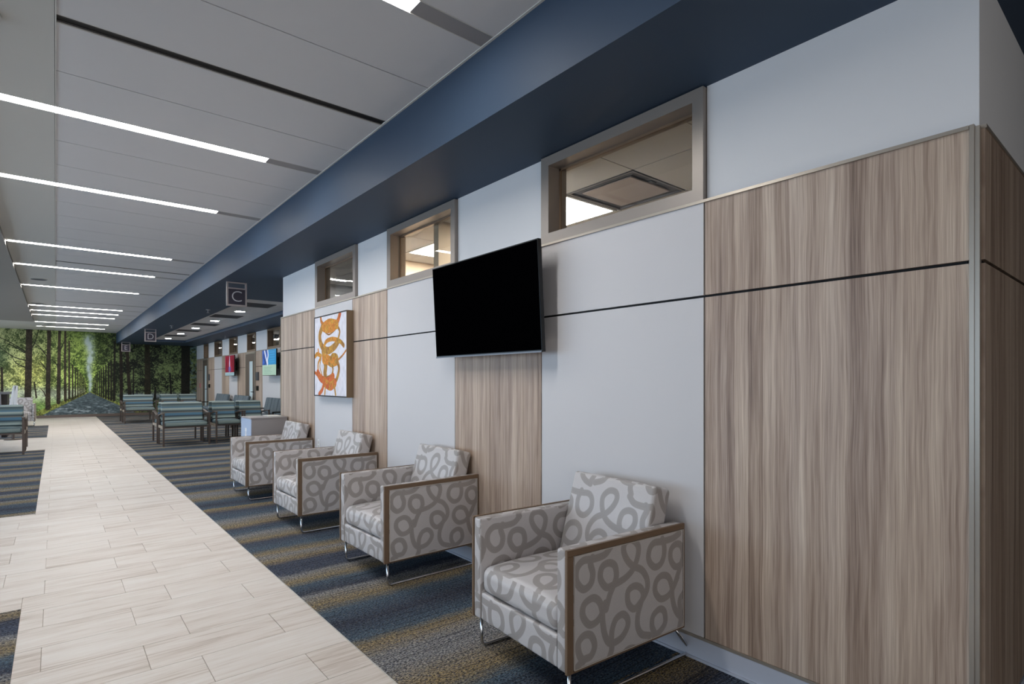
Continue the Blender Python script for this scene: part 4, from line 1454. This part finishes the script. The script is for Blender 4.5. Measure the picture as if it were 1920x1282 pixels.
def make_wall_seat(n, label, loc, group):
    """row of n slate seats facing -x, back to the wall; origin at wall end centre"""
    w = 0.56 * n
    th = thing('tandem_bench', label, 'chair', loc, 0, group)
    for k in range(n):
        yc = -w / 2 + 0.56 * (k + 0.5)
        s_ = soft_box(0.52, 0.53, 0.10, 0.03, 4, crown=0.02)
        obj('seat', moved(s_, (-0.38, yc, 0.38)), 'grey_wool', th)
        for q in range(2):
            b_ = soft_box(0.08, 0.262, 0.42, 0.03, 4)
            obj('back_cushion', moved(b_, (-0.185, yc - 0.132 + 0.264 * q, 0.49), Matrix.Rotation(math.radians(12), 4, 'Y')), 'grey_wool', th)
    obj('beam', boxes((-0.62, -0.12, -w / 2, w / 2, 0.335, 0.38)), 'tv_black', th)
    for s in (-1, 1):
        for xq in (-0.60, -0.12):
            obj('leg', boxes((xq - 0.016, xq + 0.016, s * (w / 2 - 0.02) - 0.016, s * (w / 2 - 0.02) + 0.016, 0, 0.62 if xq < -0.3 else 0.60)), 'chair_metal', th)
        obj('armrest', boxes((-0.62, -0.10, s * (w / 2 - 0.02) - 0.024, s * (w / 2 - 0.02) + 0.024, 0.60, 0.63), bev=0.004), 'tv_black', th)
    return th


GW = 'slate seats along the far wall'
make_wall_seat(4, 'slate upholstered seats along the far wall below the blue screen', (4.50, 14.55, 0), GW)
make_wall_seat(3, 'slate upholstered seats along the far wall below the red screen', (4.50, 18.25, 0), GW)
make_wall_seat(3, 'slate upholstered seats along the far wall nearest the mural', (4.50, 20.75, 0), GW)


# ------------------------------------------------------------------ televisions
def make_tv(name, label, cat, c, W, H, tilt, screen, wall_x, dark):
    """screen looks to -x; origin at the centre of the screen face"""
    th = thing(name, label, cat, c)
    R = Matrix.Rotation(tilt, 4, 'Y')
    b_ = boxes((0.003, 0.032, -W / 2, W / 2, -H / 2, H / 2), bev=0.002)
    obj('casing', moved(b_, (0, 0, 0), R), 'tv_black', th)
    m_ = 0.008
    s_ = boxes((0.0, 0.004, -W / 2 + m_, W / 2 - m_, -H / 2 + m_ * 1.6, H / 2 - m_))
    so = obj('screen', s_, screen, th)
    plane_uv(so.data, 1, 2, W / 2, -W / 2, -H / 2, H / 2)
    so.data.transform(R)
    if dark:
        obj('silver_lip', moved(boxes((-0.002, 0.010, -W / 2 + 0.004, W / 2 - 0.004, -H / 2 - 0.003, -H / 2 + 0.006)), (0, 0, 0), R), 'silver', th, label='thin silver lower lip')
    obj('rear_housing', moved(boxes((0.032, 0.075, -W * 0.38, W * 0.38, -H * 0.40, H * 0.30), bev=0.008), (0, 0, 0), R), 'tv_black', th)
    d = wall_x - c[0]
    obj('mount', boxes((0.07, d, -0.16, 0.16, -0.10, -0.05), (0.07, d, -0.16, 0.16, 0.03, 0.08), (d - 0.012, d, -0.22, 0.22, -0.16, 0.14)), 'tv_black', th)
    return th


make_tv('television', 'large black switched-off television tilted out from the panelled wall', 'television', (2.250, 3.066, 1.870), 1.205, 0.683, -0.056, 'tv_screen', WX - 0.001, True)
make_tv('television', 'lit screen with blue and pale green picture on the far wall', 'television', (4.345, 15.33, 1.83), 1.22, 0.69, 0.0, 'blue_screen', WWX - 0.001, False)
make_tv('television', 'lit screen with a dark red picture on the far wall', 'television', (4.345, 19.61, 1.835), 1.18, 0.66, 0.0, 'red_screen', WWX - 0.001, False)

# ------------------------------------------------------------------ framed canvas
ax0 = WX - 0.076
th = thing('painting', 'square framed canvas with looping orange and gold brush strokes', 'painting', (ax0, 5.985, 1.632))
hw, hh = 0.468, 0.456
obj('canvas', boxes((0.004, 0.03, -hw + 0.012, hw - 0.012, -hh + 0.012, hh - 0.012)), 'art', th)
plane_uv(th.children[0].data, 1, 2, hw - 0.012, -hw + 0.012, -hh + 0.012, hh - 0.012)
obj('frame', boxes((0.001, 0.0755, -hw, -hw + 0.010, -hh, hh), (0.001, 0.0755, hw - 0.010, hw, -hh, hh), (0.001, 0.0755, -hw + 0.010, hw - 0.010, -hh, -hh + 0.010), (0.001, 0.0755, -hw + 0.010, hw - 0.010, hh - 0.010, hh)), 'frame_gold', th)
obj('frame_lip', boxes((0.0, 0.004, hw - 0.013, hw, -hh, hh), (0.0, 0.004, -hw + 0.004, hw - 0.013, -hh, -hh + 0.013), (0.0, 0.004, -hw + 0.004, hw - 0.013, hh - 0.013, hh)), 'frame_dark', th, label='dark edge of the picture frame')

# ------------------------------------------------------------------ small things
th = thing('wall_outlet', 'small white power outlet low on the wall below the painting', 'outlet', (WX, 6.50, 0.60))
obj('cover_plate', boxes((-0.006, 0, -0.035, 0.035, -0.058, 0.058), bev=0.002), 'white', th)
obj('socket', boxes((-0.008, -0.006, -0.016, 0.016, 0.008, 0.040), (-0.008, -0.006, -0.016, 0.016, -0.040, -0.008)), 'trim_white', th)

th = thing('side_cabinet', 'low grey box cabinet at the wall end behind the last armchair', 'cabinet', (2.165, 7.85, 0))
obj('body', boxes((-0.222, 0.225, -0.235, 0.235, 0.0, 0.855)), 'grey_box', th)
obj('top', boxes((-0.230, 0.230, -0.242, 0.242, 0.855, 0.873), bev=0.002), 'grey_box', th)
en = obj('end_panel', boxes((-0.230, -0.222, -0.242, 0.242, 0.0, 0.855)), 'lit_box', th, label='end panel facing the aisle, window light put into its colour')
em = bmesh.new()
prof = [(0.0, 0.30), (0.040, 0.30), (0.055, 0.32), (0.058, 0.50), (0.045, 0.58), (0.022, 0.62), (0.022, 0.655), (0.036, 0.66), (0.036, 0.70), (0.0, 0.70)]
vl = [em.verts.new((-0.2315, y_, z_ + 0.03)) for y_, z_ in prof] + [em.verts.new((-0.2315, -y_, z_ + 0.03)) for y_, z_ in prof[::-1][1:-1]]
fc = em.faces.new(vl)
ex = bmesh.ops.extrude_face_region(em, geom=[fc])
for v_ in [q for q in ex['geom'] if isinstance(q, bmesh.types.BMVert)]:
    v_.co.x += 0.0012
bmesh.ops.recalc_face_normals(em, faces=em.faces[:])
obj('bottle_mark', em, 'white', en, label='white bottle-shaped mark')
pp = boxes((-0.09, 0.09, -0.11, 0.11, 0, 0.006))
pp = obj('paper_stack', pp, 'paper', None, (2.29, 7.94, 0.874))
tag(pp, 'thin stack of white paper on the grey cabinet', 'paper')

th = thing('service_desk', 'dark desk with a pale top at the left edge of the photo', 'desk', (-1.69, 18.3, 0))
obj('body', boxes((-0.85, 0.80, -0.40, 0.40, 0.0, 1.03)), 'desk_dark', th)
obj('top', boxes((-0.87, 0.85, -0.55, 0.50, 1.03, 1.075), bev=0.004), 'silver', th)
obj('end_panel', boxes((0.55, 0.70, -0.55, -0.40, 0.0, 1.03)), 'grey_box', th)

th = thing('tablet_stand', 'white folded display stand behind the left striped chair', 'stand', (-0.745, 17.05, 0))
for s in (-1, 1):
    bd = soft_box(0.062, 0.03, 0.46, 0.010, 3)
    obj('board', moved(bd, (s * 0.036, 0.0, 0.78), Matrix.Rotation(math.radians(5 - 3 * s), 4, 'Y')), 'white', th)
bf = bmesh.new()
tube(bf, [(-0.085, -0.06, 0.80), (-0.04, 0.0, 0.66), (0.0, 0.0, 0.55)], 0.014)
tube(bf, [(0.075, -0.06, 0.82), (0.04, 0.0, 0.66), (0.0, 0.0, 0.55)], 0.014)
obj('bracket', bf, 'white', th)
bf = bmesh.new()
cyl(bf, (0, 0, 0.32), 0.025, 0.60, 14)
obj('post', bf, 'chair_metal', th)
bf = bmesh.new()
cyl(bf, (0, 0, 0.010), 0.16, 0.02, 28)
obj('foot', bf, 'chair_metal', th)
